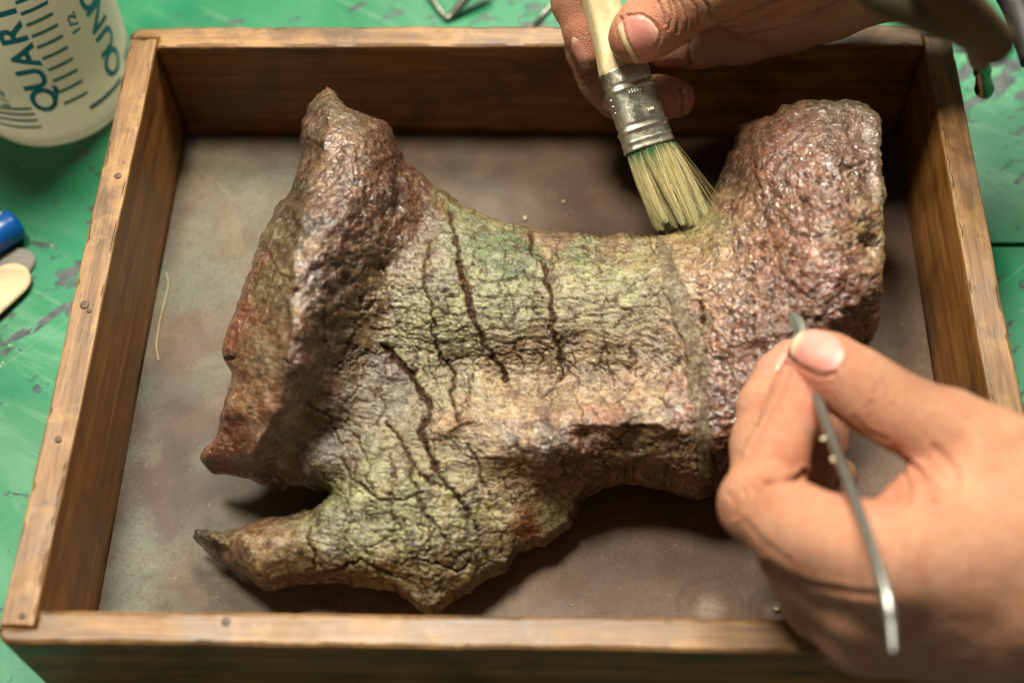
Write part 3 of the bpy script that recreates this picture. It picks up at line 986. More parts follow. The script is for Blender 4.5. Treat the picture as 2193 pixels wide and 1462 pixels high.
    rel += fib * 0.25 * (step - 0.5)
    # --- cracks
    wob = np.stack([fbm(np.c_[P / 14.0, z * 0], 3, 51), fbm(np.c_[P / 14.0, z * 0 + 5], 3, 52)], 1) * 4.5
    crk = np.zeros(len(P))
    dep = np.zeros(len(P))
    Pw = P + wob + np.stack([fbm(np.c_[P / 6.0, z * 0], 2, 53), fbm(np.c_[P / 6.0, z * 0 + 5], 2, 54)], 1) * 1.3
    for line, w0, w1, d in CRACKS:
        L = np.asarray(line, float)
        lo, hi = L.min(0) - 40, L.max(0) + 40
        m = ((Pw > lo) & (Pw < hi)).all(1)
        if not m.any():
            continue
        q, wd = poly_dist(Pw[m], catmull(L, 4), w0 * 0.82, w1 * 0.82)
        wd = wd * np.clip(0.9 + 0.5 * vnoise(np.c_[Pw[m] / 22, np.zeros(m.sum())], 57), 0.5, 1.4)
        k = 1 - sstep(wd * 0.5, wd * 1.2 + 1.6, q)
        crk[m] = np.maximum(crk[m], k * min(1.0, 0.55 + 0.1 * max(w0, w1)))
        dep[m] = np.maximum(dep[m], k * d * 1.3)
    # plates bounded by a fine net of cracks
    flg = np.clip(fib + G(900, 1080, 190) + G(1300, 860, 150) * .7 + G(1480, 640, 90) * .5 + G(800, 720, 110) * .6, 0, 1)
    for (fx, fy, sd_, th, am, dp) in ((84, 46, 201, 0.034, .95, .5), (46, 27, 211, 0.045, .7, .24)):
        wx = 20 * fbm(np.c_[P / 55, z * 0], 3, sd_ + 2) + 4 * fbm(np.c_[P / 9, z * 0], 2, sd_ + 5)
        wy = 16 * fbm(np.c_[P / 55, z * 0 + 4], 3, sd_ + 3) + 3 * fbm(np.c_[P / 9, z * 0 + 4], 2, sd_ + 6)
        a_ = np.c_[(P[:, 0] + wx) / fx, (sag + wy) / fy]
        I_ = np.floor(a_).astype(np.int64)
        f1 = np.full(len(P), 9.0)
        f2 = np.full(len(P), 9.0)
        for di in (-1, 0, 1):
            for dj in (-1, 0, 1):
                ci, cj = I_[:, 0] + di, I_[:, 1] + dj
                zz0 = np.zeros(len(P), np.int64)
                jx = ci + 0.1 + 0.8 * _hash(ci + 900, cj + 900, zz0, sd_)
                jy = cj + 0.1 + 0.8 * _hash(ci + 900, cj + 900, zz0, sd_ + 1)
                dd = np.hypot(a_[:, 0] - jx, a_[:, 1] - jy)
                f2 = np.where(dd < f1, f1, np.minimum(f2, dd))
                f1 = np.minimum(f1, dd)
        e_ = f2 - f1
        k = (1 - sstep(th * 0.4, th * 1.7, e_)) * flg * sstep(-.75, -.05, fbm(np.c_[P / 70, z * 0], 2, sd_ + 8))
        crk = np.maximum(crk, k * am)
        dep = np.maximum(dep, k * dp)
        rel = rel + flg * 0.06 * sstep(0, 0.25, e_)
    # natural fine crack net
    for (fx, fy, s, th, am) in ((46, 22, 61, 0.035, .55), (24, 15, 63, 0.035, .35)):
        n_ = np.abs(fbm(np.c_[(P[:, 0] + 12 * fbm(np.c_[P / 30, z * 0], 2, s + 4)) / fx, (sag + 8 * fbm(np.c_[P / 30, z * 0], 2, s + 6)) / fy, z * 0], 2, s))
        k = (1 - sstep(th * .5, th * 2.2, n_)) * np.clip(fib * 1.2 + 0.25, 0, 1) * sstep(-.25, .25, fbm(np.c_[P / 60, z * 0], 2, s + 8))
        crk = np.maximum(crk, k * am)
        dep = np.maximum(dep, k * 0.45)
    # fill strip of grey putty
    F_ = np.array(FILL, float)
    q, wd = poly_dist(P + wob * 1.3, catmull(F_[:, :2], 4))
    # width along the strip
    tnear = np.interp(P[:, 1], F_[:, 1], F_[:, 2])
    fill = 1 - sstep(tnear * 0.8 - 3, tnear * 0.8 + 3, q)
    q2, _ = poly_dist(P + wob, [(1512, 672), (1518, 690), (1506, 712)])
    fill = np.maximum(fill, 1 - sstep(7, 12, q2))
    smo_t = np.clip(G(560, 1160, 42) * 1.3 + G(620, 1185, 36) * 1.2, 0, 1) * (P[:, 1] > 1090)
    edge = np.clip(fill * (1 - fill) * 4, 0, 1)
    rel = rel * (1 - 0.8 * fill) * (1 - 0.6 * smo_t) + 0.75 * fill - 0.7 * edge
    dep *= (1 - fill)
    crk *= (1 - fill)
    rel -= dep
    # colour
    Cc = np.array([(a, b) for a, b, *_ in BONE_C], float)
    Cs = np.array([x[2:] for x in BONE_C], float)
    Cs[:, 1] = np.maximum(Cs[:, 1], 0.59 * Cs[:, 0])
    Cs[:, 2] = np.clip(Cs[:, 2], 0.42 * Cs[:, 0], 0.68 * Cs[:, 0])
    Cv = srgba(Cs)
    Pj = P + np.stack([fbm(np.c_[P / 45, z * 0], 3, 71), fbm(np.c_[P / 45, z * 0 + 9], 3, 72)], 1) * 26 + np.stack([fbm(np.c_[P / 11, z * 0], 3, 171), fbm(np.c_[P / 11, z * 0 + 9], 3, 172)], 1) * 20
    num = np.zeros((len(P), 3))
    den = np.zeros(len(P))
    for (a, b), cc in zip(Cc, Cv):
        d2 = (Pj[:, 0] - a) ** 2 + (Pj[:, 1] - b) ** 2
        wt = 1 / (d2 + 220) ** 1.8
        num += wt[:, None] * cc
        den += wt
    col = num / den[:, None]
    var = fbm(U3 / 38.0, 4, 74, 0.6)
    redd = sstep(0.1, 0.7, fbm(U3 / 52.0, 4, 76, 0.6)) * 0.5
    col = col * (1 + 0.28 * var[:, None])
    col = col * (1 - redd[:, None] * np.array([0.0, 0.22, 0.36]))
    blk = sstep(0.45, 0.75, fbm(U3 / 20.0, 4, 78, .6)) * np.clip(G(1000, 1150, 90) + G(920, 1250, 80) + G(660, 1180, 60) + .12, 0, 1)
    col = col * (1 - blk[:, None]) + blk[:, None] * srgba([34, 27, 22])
    org = np.clip(G(1128, 1110, 16) + G(1132, 1140, 14), 0, 1)
    col = col * (1 - org[:, None]) + org[:, None] * srgba([120, 66, 22])
    fc = srgba([108, 93, 72]) * (1 + 0.12 * fbm(U3 / 25, 3, 79)[:, None])
    col = col * (1 - 0.92 * fill[:, None]) + 0.92 * fill[:, None] * fc
    # dark brown mixed into the pits, following the pit mask
    dark_mix = np.clip(pit * (0.25 + 0.75 * peb), 0, 1) * 0.55
    col = col * (1 - dark_mix[:, None]) + dark_mix[:, None] * srgba([52, 32, 24])
    lum = col @ np.array([.3, .5, .2])
    col = col * 1.06 - 0.06 * lum[:, None] * np.array([1.05, 1.0, 0.9])
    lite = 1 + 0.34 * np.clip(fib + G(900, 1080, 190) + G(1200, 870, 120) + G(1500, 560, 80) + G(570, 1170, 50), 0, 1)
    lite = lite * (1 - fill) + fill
    warm = np.clip(G(1740, 480, 190) + G(1640, 800, 130) + 0.9 * G(760, 400, 120) + 0.6 * G(690, 680, 90), 0, 1) * (1 - fill)
    col = col * (1 - warm[:, None] * np.array([0.14, 0.36, 0.54]))
    lum2 = (col @ np.array([.3, .5, .2]))[:, None] * np.array([1.06, 1.03, 0.80])
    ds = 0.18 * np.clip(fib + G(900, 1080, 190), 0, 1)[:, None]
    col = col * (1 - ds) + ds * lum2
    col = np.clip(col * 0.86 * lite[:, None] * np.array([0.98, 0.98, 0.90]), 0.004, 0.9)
    # --- positions: base, then along normals
    zt = z / 1000.0
    W0 = at(P[:, 0], P[:, 1], zt)
    # grid normals from faces
    a, b, c_, d_ = (W0[Q[:, k]] for k in range(4))
    fn = np.cross(c_ - a, d_ - b)
    N = np.zeros_like(W0)
    for k in range(4):
        np.add.at(N, Q[:, k], fn)
    N /= np.linalg.norm(N, axis=1)[:, None] + 1e-12
    if N[:, 2].mean() < 0:
        N = -N
        Q = Q[:, ::-1]
    amp = 0.25 + 0.75 * sstep(0, 14, D)
    top = W0 + N * (rel * amp / 1000.0)[:, None]
    # --- underside
    Tm = np.clip(z, 8, 70)
    lowz = sstep(930, 1010, P[:, 1] + 0.12 * (P[:, 0] - 900)) * (P[:, 0] < 1260)
    Tm = Tm * (1 - lowz) + np.minimum(Tm, 22) * lowz
    dm = D / 6.6
    prof = np.sqrt(np.clip(1 - (1 - np.clip(dm / (0.55 * Tm + 3), 0, 1)) ** 2, 0, 1))
    zb = z - Tm * prof
    zb = np.maximum(zb, 0.15) + 0.6 * fbm(U3 / 50, 3, 90) * np.clip(zb / 6, 0, 1)
    zb = np.minimum(zb, top[:, 2] * 1000 - 0.8 * np.clip(D / 6, 0, 1))
    bot = top.copy()
    bot[:, 2] = zb / 1000.0
    n = len(P)
    bid = np.where(bmask, np.arange(n), n + np.cumsum(~bmask) - 1)
    V = np.concatenate([top, bot[~bmask]])
    F = np.concatenate([Q, bid[Q][:, ::-1]])
    me = mesh_np('fossil_bone', V, F)
    ext = lambda x: np.concatenate([x, x[~bmask]])
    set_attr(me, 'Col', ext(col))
    set_attr(me, 'crk', ext(np.clip(crk, 0, 1)))
    set_attr(me, 'wet', ext(np.clip(peb - 0.8 * fill + 0.3 * fib, -1, 1)))
    set_attr(me, 'fib', ext(np.clip(fib + 0.6 * G(900, 1080, 190) * (1 - peb), 0, 1)))
    set_attr(me, 'smo', ext(np.clip(fill + smo_t, 0, 1)))
    o = new_obj('fossil_bone', me, m_bone())
    tag(o, 'large cracked green and red-brown fossil bone lying in the wooden tray', 'fossil bone')
    return o


build_bone()
#--NEXT--
# ------------------------------------------------------------------ signed-distance modelling for the hands
def smin(a, b, k):
    h = np.clip(0.5 + 0.5 * (b - a) / k, 0, 1)
    return b + (a - b) * h - k * h * (1 - h)


class Field:
    def __init__(s, lo, hi, h):
        s.lo = np.array(lo)
        s.h = h
        s.n = np.ceil((np.array(hi) - s.lo) / h).astype(int) + 1
        s.ax = [s.lo[i] + np.arange(s.n[i]) * h for i in range(3)]

    def new(s):
        return np.full(s.n, 0.03, np.float32)

    def cone(s, F, a, ra, b, rb, k, flat=None):
        """blend a tapered capsule a-b into F; flat = (dir, factor) squeezes the section along dir"""
        a, b = np.asarray(a), np.asarray(b)
        mg = max(ra, rb) + max(k, 0.004) * 1.5 + 0.003
        lo = np.minimum(a, b) - mg
        hi = np.maximum(a, b) + mg
        i0 = np.clip(((lo - s.lo) / s.h).astype(int), 0, s.n)
        i1 = np.clip(((hi - s.lo) / s.h).astype(int) + 1, 0, s.n)
        if (i1 <= i0).any():
            return
        sl = tuple(slice(i0[i], i1[i]) for i in range(3))
        X, Y, Z = np.meshgrid(*[s.ax[i][i0[i]:i1[i]] for i in range(3)], indexing='ij', sparse=True)
        d = b - a
        L2 = d @ d + 1e-12
        t = np.clip(((X - a[0]) * d[0] + (Y - a[1]) * d[1] + (Z - a[2]) * d[2]) / L2, 0, 1)
        qx, qy, qz = X - a[0] - t * d[0], Y - a[1] - t * d[1], Z - a[2] - t * d[2]
        if flat is not None:
            n, f = flat
            n = np.asarray(n) / np.linalg.norm(n)
            c = qx * n[0] + qy * n[1] + qz * n[2]
            g = (1 / f - 1) * c
            qx, qy, qz = qx + g * n[0], qy + g * n[1], qz + g * n[2]
        q = np.sqrt(qx ** 2 + qy ** 2 + qz ** 2) - (ra + (rb - ra) * t)
        F[sl] = smin(F[sl], q.astype(np.float32), k) if k > 0 else np.minimum(F[sl], q)

    def chain(s, F, pts, k=0.004):
        for (a, ra), (b, rb) in zip(pts[:-1], pts[1:]):
            s.cone(F, a, ra, b, rb, k)
        return F


def surface_nets(F, lo, h):
    s = F < 0
    nx, ny, nz = F.shape
    c = s[:-1, :-1, :-1].astype(np.int8)
    cnt = np.zeros((nx - 1, ny - 1, nz - 1), np.int8)
    for i in (0, 1):
        for j in (0, 1):
            for k in (0, 1):
                cnt += s[i:nx - 1 + i, j:ny - 1 + j, k:nz - 1 + k]
    act = (cnt > 0) & (cnt < 8)
    I, J, K = np.nonzero(act)
    idm = np.full(act.shape, -1, np.int64)
    idm[I, J, K] = np.arange(len(I))
    acc = np.zeros((len(I), 3))
    num = np.zeros(len(I))
    cor = [(i, j, k) for i in (0, 1) for j in (0, 1) for k in (0, 1)]
    for a in cor:
        for b in cor:
            if sum(abs(x - y) for x, y in zip(a, b)) == 1 and a < b:
                fa = F[I + a[0], J + a[1], K + a[2]]
                fb = F[I + b[0], J + b[1], K + b[2]]
                m = (fa < 0) != (fb < 0)
                t = np.where(m, fa / (fa - fb + 1e-20), 0)
                p = np.array(a)[None] + t[:, None] * (np.array(b) - np.array(a))[None]
                acc[m] += p[m]
                num[m] += 1
    V = lo + (np.stack([I, J, K], 1) + acc / num[:, None]) * h
    quads = []
    for ax in range(3):
        o = [(1, 2), (2, 0), (0, 1)][ax]
        sl0 = [slice(None)] * 3
        sl1 = [slice(None)] * 3
        sl0[ax] = slice(0, -1)
        sl1[ax] = slice(1, None)
        e = s[tuple(sl0)] != s[tuple(sl1)]
        E = np.stack(np.nonzero(e), 1)
        ok = np.ones(len(E), bool)
        for q in o:
            ok &= (E[:, q] > 0) & (E[:, q] < F.shape[q] - 1)
        E = E[ok]
        g = []
        for (d1, d2) in ((1, 1), (0, 1), (0, 0), (1, 0)):
            c = E.copy()
            c[:, o[0]] -= d1
            c[:, o[1]] -= d2
            g.append(idm[c[:, 0], c[:, 1], c[:, 2]])
        g = np.stack(g, 1)
        flip = s[E[:, 0], E[:, 1], E[:, 2]]
        g[~flip] = g[~flip][:, ::-1]
        quads.append(g)
    Qd = np.concatenate(quads)
    Qd = Qd[(Qd >= 0).all(1)]
    return V, Qd


def relax(V, Q, it=2, lam=0.5):
    n = len(V)
    for _ in range(it):
        S = np.zeros_like(V)
        c = np.zeros(n)
        for a, b in ((0, 1), (1, 2), (2, 3), (3, 0)):
            for x, y in ((a, b), (b, a)):
                for d in range(3):
                    S[:, d] += np.bincount(Q[:, x], V[Q[:, y], d], n)
                c += np.bincount(Q[:, x], minlength=n)
        V = V * (1 - lam) + lam * S / c[:, None]
    return V


def vnormals(V, Q):
    fn = np.cross(V[Q[:, 2]] - V[Q[:, 0]], V[Q[:, 3]] - V[Q[:, 1]])
    N = np.zeros_like(V)
    for k in range(4):
        for d in range(3):
            N[:, d] += np.bincount(Q[:, k], fn[:, d], len(V))
    return N / (np.linalg.norm(N, axis=1)[:, None] + 1e-15)


def project(V):
    q = (V - CAMP) @ MROT
    return np.stack([CX + FPX * q[:, 0] / -q[:, 2], CY - FPX * q[:, 1] / -q[:, 2]], 1)


def subdiv(V, Q):
    """one linear subdivision of a quad mesh"""
    n = len(V)
    E = np.concatenate([Q[:, [0, 1]], Q[:, [1, 2]], Q[:, [2, 3]], Q[:, [3, 0]]])
    Es = np.sort(E, 1)
    key = Es[:, 0].astype(np.int64) * n + Es[:, 1]
    uq, inv = np.unique(key, return_inverse=True)
    a, b = uq // n, uq % n
    Ve = 0.5 * (V[a] + V[b])
    Vf = V[Q].mean(1)
    m = len(Q)
    e = inv.reshape(4, m) + n
    f = np.arange(m) + n + len(uq)
    NQ = np.concatenate([np.stack([Q[:, k], e[k], f, e[(k + 3) % 4]], 1) for k in range(4)])
    return np.concatenate([V, Ve, Vf]), NQ


def m_skin(name, dark_mix=0.0):
    t = NT(name)
    v = t.coord('Object')
    c = t.attr('Col')
    mott = t.noise(v, 140, 4, 0.6)
    c = t.mix(t.ramp(mott, [(0.35, 0.55), (0.6, 0.0)]), c, t.mix(1.0, c, (0.92, 0.66, 0.58, 1), 'MULTIPLY'))
    c = t.mix(t.ramp(t.noise(v, 420, 5, 0.7), [(0.56, 0.0), (0.70, 0.35)]), c, t.mix(1.0, c, (1.2, 1.2, 1.15, 1), 'MULTIPLY'))
    pore = t.noise(v, 900, 4, 0.7)
    c = t.mix(t.ramp(pore, [(0.33, 0.45), (0.48, 0.0)]), c, t.mix(1.0, c, (0.66, 0.50, 0.42, 1), 'MULTIPLY'))
    if dark_mix:  # random patches of dirt on the skin
        dn = t.noise(v, 330, 6, 0.75, 0.4)
        c = t.mix(t.math('MULTIPLY', t.ramp(dn, [(0.5, 0.0), (0.68, 1.0)]), dark_mix), c, srgb(104, 78, 56))
    c = t.mix(t.attr('skin_dark', 'Fac'), c, srgb(66, 46, 32))
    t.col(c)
    t.set(Subsurface_Weight=0.14, Subsurface_Scale=0.0025, Subsurface_Radius=(1.0, 0.45, 0.28), Specular_IOR_Level=0.42)
    t.rough(t.ramp(t.noise(v, 300, 3), [(0.3, 0.44), (0.7, 0.60)]))
    cell = t.vor(v, 1500, 'DISTANCE_TO_EDGE')
    h = t.math('ADD', t.math('MULTIPLY', t.ramp(cell, [(0.0, 0.0), (0.25, 1.0)]), 0.35), t.math('MULTIPLY', pore, 0.6))
    t.nrm(t.bump(h, 0.7, 0.0008))
    return t.m


M_NAIL = None


def nail_mat():
    global M_NAIL
    if M_NAIL is None:
        t = NT('fingernail_keratin')
        c = t.attr('Col')
        v = t.coord('Object')
        c = t.mix(t.ramp(t.noise(v, 500, 4), [(0.4, 0.25), (0.6, 0.0)]), c, t.mix(1.0, c, (0.8, 0.62, 0.55, 1), 'MULTIPLY'))
        t.col(c)
        t.set(Roughness=0.5, Subsurface_Weight=0.2, Subsurface_Scale=0.002, Subsurface_Radius=(1.0, .4, .25), Specular_IOR_Level=0.45)
        t.nrm(t.bump(t.noise(v, 700, 3), 0.25, 0.0003))
        M_NAIL = t.m
    return M_NAIL


def add_nail(hand, V, Q, cen, axis, length, width, proud=0.35, free=0.14, tint=(214, 158, 140), tip=(206, 190, 150), dome=0.3, pw=3.0):
    """a fingernail: curved plate that lies on the finger; axis = direction towards the free edge (sight plane)"""
    from mathutils.bvhtree import BVHTree
    bvh = BVHTree.FromPolygons([tuple(p) for p in V], [tuple(q) for q in Q])
    ax = np.array(axis, float)
    ax /= np.linalg.norm(ax)
    px = np.array([-ax[1], ax[0]])
    nA, nB = 26, 19
    top, cols = [], []
    for i in range(nA):
        s = -1 + 2 * i / (nA - 1)
        # root end is round, free edge nearly square
        wmul = (1 - max(0, -s) ** 3.2 * 0.92) ** 0.7 * (1 - max(0, s) ** pw * 0.16)
        for j in range(nB):
            r = -1 + 2 * j / (nB - 1)
            bow = 0.10 * (1 - r * r) * (1 if s > 0 else 0.0) * s
            P = np.array(cen) + ax * (s + bow) * length / 2 + px * r * wmul * width / 2
            d = ray(P[0], P[1])
            d = d / np.linalg.norm(d)
            hit = bvh.ray_cast(Vector(CAMP), Vector(d))
            if hit[0] is None:
                top.append(None)
            else:
                hp = np.array(hit[0])
                n = np.array(hit[1])
                if n @ d > 0:
                    n = -n
                lift = (proud * (0.35 + 0.65 * sstep(-1, -0.3, s)) + dome * (1 - r * r)) / 1000
                top.append(hp + n * lift)
            edge = sstep(1 - 2 * free - 0.06, 1 - 2 * free + 0.06, s + bow - 0.08 * r * r)
            lun = (1 - sstep(-0.75, -0.5, s + 0.25 * r * r)) * 0.35
            base = srgba(tint)
            c = base * (1 - lun) + lun * srgba([232, 196, 178])
            cols.append(c * (1 - edge) + edge * srgba(tip))
    ok = [p for p in top if p is not None]
    if len(ok) < nA * nB * 0.7:
        return None
    for i in range(nA * nB):
        if top[i] is None:
            best = min((k for k in range(nA * nB) if top[k] is not None), key=lambda k: abs(k // nB - i // nB) + abs(k % nB - i % nB))
            top[i] = top[best]
    T = np.array(top)
    view = (T.mean(0) - CAMP)
    view /= np.linalg.norm(view)
    Bt = T + view * 0.0009
    VV = np.concatenate([T, Bt])
    FF = []
    m = nA * nB
    for i in range(nA - 1):
        for j in range(nB - 1):
            a, b, c, d = i * nB + j, i * nB + j + 1, (i + 1) * nB + j + 1, (i + 1) * nB + j
            FF.append((a, b, c, d))
            FF.append((m + d, m + c, m + b, m + a))
    rim = [j for j in range(nB)] + [i * nB + nB - 1 for i in range(1, nA)] + [(nA - 1) * nB + j for j in range(nB - 2, -1, -1)] + [i * nB for i in range(nA - 2, 0, -1)]
    for k in range(len(rim)):
        a, b = rim[k], rim[(k + 1) % len(rim)]
        FF.append((b, a, m + a, m + b))
    me = mesh_pd('fingernail', VV, FF)
    set_attr(me, 'Col', np.concatenate([cols, cols]))
    o = new_obj('fingernail', me, nail_mat())
    o.parent = hand
    return o


def finish_hand(name, F, fld, mat, base, tips, creases, nails, label, dirt_pts=(), valley=()):
    V, Q = surface_nets(F, fld.lo, fld.h)
    V = relax(V, Q, 3, 0.5)
    V, Q = subdiv(V, Q)
    V = relax(V, Q, 3, 0.5)
    N = vnormals(V, Q)
    if ((V - V.mean(0)) * N).sum(1).mean() < 0:
        N = -N
        Q = Q[:, ::-1]
    PX = project(V)
    vd = V - CAMP
    front = ((N * vd).sum(1) < 0)
    dz = np.zeros(len(V))
    skin_dark = np.zeros(len(V))
    wob = np.stack([fbm(V * 220, 2, 3), fbm(V * 220 + 5, 2, 4)], 1) * 3.0
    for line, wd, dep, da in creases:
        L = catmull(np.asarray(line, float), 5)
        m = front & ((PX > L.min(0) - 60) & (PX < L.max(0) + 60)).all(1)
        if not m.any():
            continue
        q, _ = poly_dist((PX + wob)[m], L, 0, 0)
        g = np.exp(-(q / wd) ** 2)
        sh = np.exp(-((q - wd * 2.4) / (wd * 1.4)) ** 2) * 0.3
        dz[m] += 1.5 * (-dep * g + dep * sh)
        skin_dark[m] = np.maximum(skin_dark[m], da * g)  # skin coloured darker along the crease lines
    dz += 0.13 * fbm(V * 160, 3, 21) + 0.40 * fbm(V * 55, 2, 23)
    V = V + N * (dz / 1000)[:, None]
    col = np.tile(srgba(base), (len(V), 1))
    for (p, r, c, a) in tips:
        wgt = 0.7 * a * np.exp(-((V - p) ** 2).sum(1) / (2 * r * r))
        col = col * (1 - wgt[:, None]) + wgt[:, None] * srgba(c)
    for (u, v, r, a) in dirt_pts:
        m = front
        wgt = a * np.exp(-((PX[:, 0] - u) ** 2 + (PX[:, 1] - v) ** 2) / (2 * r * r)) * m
        skin_dark = np.maximum(skin_dark, wgt * (0.35 + 0.65 * sstep(-0.3, 0.4, fbm(V * 900, 3, 31))))
    col *= (1 + 0.07 * fbm(V * 90, 3, 41))[:, None]
    me = mesh_np(name, V, Q)
    set_attr(me, 'Col', np.clip(col, 0, 1))
    set_attr(me, 'skin_dark', np.clip(skin_dark, 0, 1))
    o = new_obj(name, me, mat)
    tag(o, label, 'hand', 'hands working on the bone')
    for nk in nails:
        add_nail(o, V, Q, **nk)
    return o


def build_hand_pick():
    k_ = lambda u, v, z, r: (at(u, v, z / 1000.0), r / 1000.0)
    thumb = [k_(1746, 764, 78, 6.6), k_(1775, 786, 79, 8.2), k_(1830, 822, 80, 8.9), k_(1885, 858, 83, 9.3), k_(1945, 890, 86, 9.3), k_(2030, 926, 88, 10.2), k_(2115, 990, 86, 13.5)]
    index = [k_(1716, 806, 73, 5.6), k_(1706, 850, 73, 7.0), k_(1690, 905, 73, 7.4), k_(1660, 985, 74, 8.2), k_(1622, 1075, 76, 9.3), k_(1700, 1128, 81, 10.6), k_(1790, 1168, 85, 11.3), k_(1890, 1200, 88, 12.8)]
    middle = [k_(1690, 764, 63, 4.9), k_(1668, 806, 62, 6.2), k_(1640, 868, 61, 7.2), k_(1632, 950, 59, 7.6), k_(1628, 1060, 57, 8.8), k_(1728, 1210, 70, 9.6), k_(1865, 1285, 74, 11.5)]
    ring = [k_(1772, 905, 49, 6.8), k_(1752, 960, 48, 7.2), k_(1700, 1090, 44, 8.6), k_(1758, 1296, 56, 8.6), k_(1850, 1345, 62, 10.5)]
    little = [k_(1788, 1020, 36, 6.2), k_(1760, 1110, 34, 7.2), k_(1738, 1260, 32, 8.2), k_(1780, 1340, 38, 9.6), k_(1880, 1350, 46, 11.0)]
    pal = [(k_(1890, 1200, 86, 12.0), k_(2050, 1190, 84, 16)), (k_(2040, 1180, 84, 17), k_(2150, 1170, 80, 21)), (k_(2120, 1000, 85, 13.5), k_(2180, 1110, 82, 18)),
           (k_(1865, 1285, 73, 11.5), k_(2080, 1260, 72, 20)), (k_(1850, 1345, 60, 10.5), k_(2060, 1310, 62, 18)), (k_(1880, 1350, 46, 10), k_(2080, 1320, 50, 15)),
           (k_(2120, 1220, 74, 22), k_(2380, 1280, 70, 23)), (k_(2150, 1150, 78, 20), k_(2400, 1240, 76, 22)), (k_(2380, 1280, 70, 23), k_(2750, 1380, 70, 27)),
           (k_(1950, 1120, 82, 7.0), k_(2045, 1045, 82, 8.5)), (k_(2000, 1110, 82, 9), k_(2090, 1050, 84, 11))]
    allp = np.array([p for c in (thumb, index, middle, ring, little) for p, _ in c] + [q[0] for a in pal for q in a])
    fld = Field(allp.min(0) - 0.024, np.minimum(allp.max(0) + 0.024, np.array([0.26, 1, 1])), 0.0009)
    palm = fld.new()
    for (a, ra), (b, rb) in pal:
        fld.cone(palm, a, ra, b, rb, 0.007)
    out = palm.copy()
    for ch, k in ((thumb, 0.0045), (index, 0.006), (middle, 0.005), (ring, 0.005), (little, 0.005)):
        f = fld.chain(fld.new(), ch, 0.0032)
        out = smin(out, smin(palm, f, k), 0.0010)
    P = lambda u, v, z: at(u, v, z / 1000.0)
    tips = [(P(1735, 800, 80), .007, (206, 122, 102), .55), (P(1712, 850, 78), .007, (204, 120, 100), .5), (P(1700, 1000, 80), .006, (190, 100, 80), .55), (P(1930, 1030, 88), .007, (192, 108, 86), .5),
            (P(1680, 780, 66), .006, (204, 134, 120), .5), (P(1620, 1080, 84), .008, (176, 112, 80), .5), (P(1790, 1080, 92), .010, (198, 128, 104), .4), (P(1900, 900, 90), .008, (188, 122, 92), .3)]
    cre = [([(1868, 842), (1880, 826), (1892, 812)], 3.5, .30, .12), ([(1850, 880), (1858, 868), (1868, 862)], 3, .25, .08), ([(1905, 872), (1918, 860), (1925, 846)], 3, .2, .05),
           ([(1640, 1034), (1672, 1028), (1706, 1022), (1722, 1012)], 5, 1.3, .4), ([(1945, 985), (1962, 1010), (1985, 1045), (2000, 1075)], 6, .55, .1), ([(1935, 1000), (1945, 1040), (1940, 1080)], 5, .4, .1),
           ([(1965, 1000), (1985, 1025), (2010, 1050)], 5, .5, .08), ([(1640, 1205), (1700, 1238), (1790, 1262), (1880, 1272)], 6, .6, .2), ([(1830, 895), (1860, 925), (1900, 940)], 5, .2, .0),
           ([(1718, 790), (1740, 800), (1762, 806), (1790, 800)], 3.5, .35, .12), ([(1690, 740), (1694, 765), (1708, 785)], 3, .3, .1), ([(1690, 805), (1665, 860), (1640, 905), (1605, 965)], 4.0, .5, .22),
           ([(1600, 1120), (1640, 1165), (1690, 1200)], 6, .2, .0), ([(1878, 815), (1893, 835), (1890, 858)], 3, .25, .1), ([(1862, 806), (1874, 826), (1870, 850)], 3, .22, .08), ([(1905, 826), (1914, 846), (1908, 872)], 3, .2, .08), ([(1590, 1045), (1600, 1065), (1596, 1090)], 3.5, .25, .1), ([(1608, 1040), (1618, 1062), (1612, 1092)], 3.5, .22, .1), ([(1578, 1058), (1586, 1080), (1580, 1108)], 3.5, .22, .1), ([(1660, 905), (1680, 912), (1700, 908)], 3, .25, .12), ([(1655, 918), (1676, 926), (1698, 922)], 3, .2, .1), ([(1610, 905), (1622, 912), (1634, 915)], 3, .2, .1), ([(2000, 960), (2040, 1000), (2060, 1060)], 7, .35, .04), ([(2080, 900), (2120, 960), (2140, 1020)], 9, .3, .0), ([(1560, 1060), (1575, 1080), (1570, 1105)], 5, .25, .05)]
    nails = [dict(cen=(1757, 752), axis=(-0.86, -0.36), length=108, width=78, proud=0.3, free=0.08, tint=(206, 142, 128), tip=(206, 184, 152), dome=0.4),
             dict(cen=(1676, 768), axis=(0.45, -0.9), length=60, width=20, proud=0.25, free=0.1, tint=(178, 126, 108), tip=(172, 136, 116), dome=0.1)]
    return finish_hand('hand', out, fld, m_skin('skin_pale'), (184, 136, 106), tips, cre, nails,
                       'out-of-focus bare hand pinching a thin steel pick at the lower right')


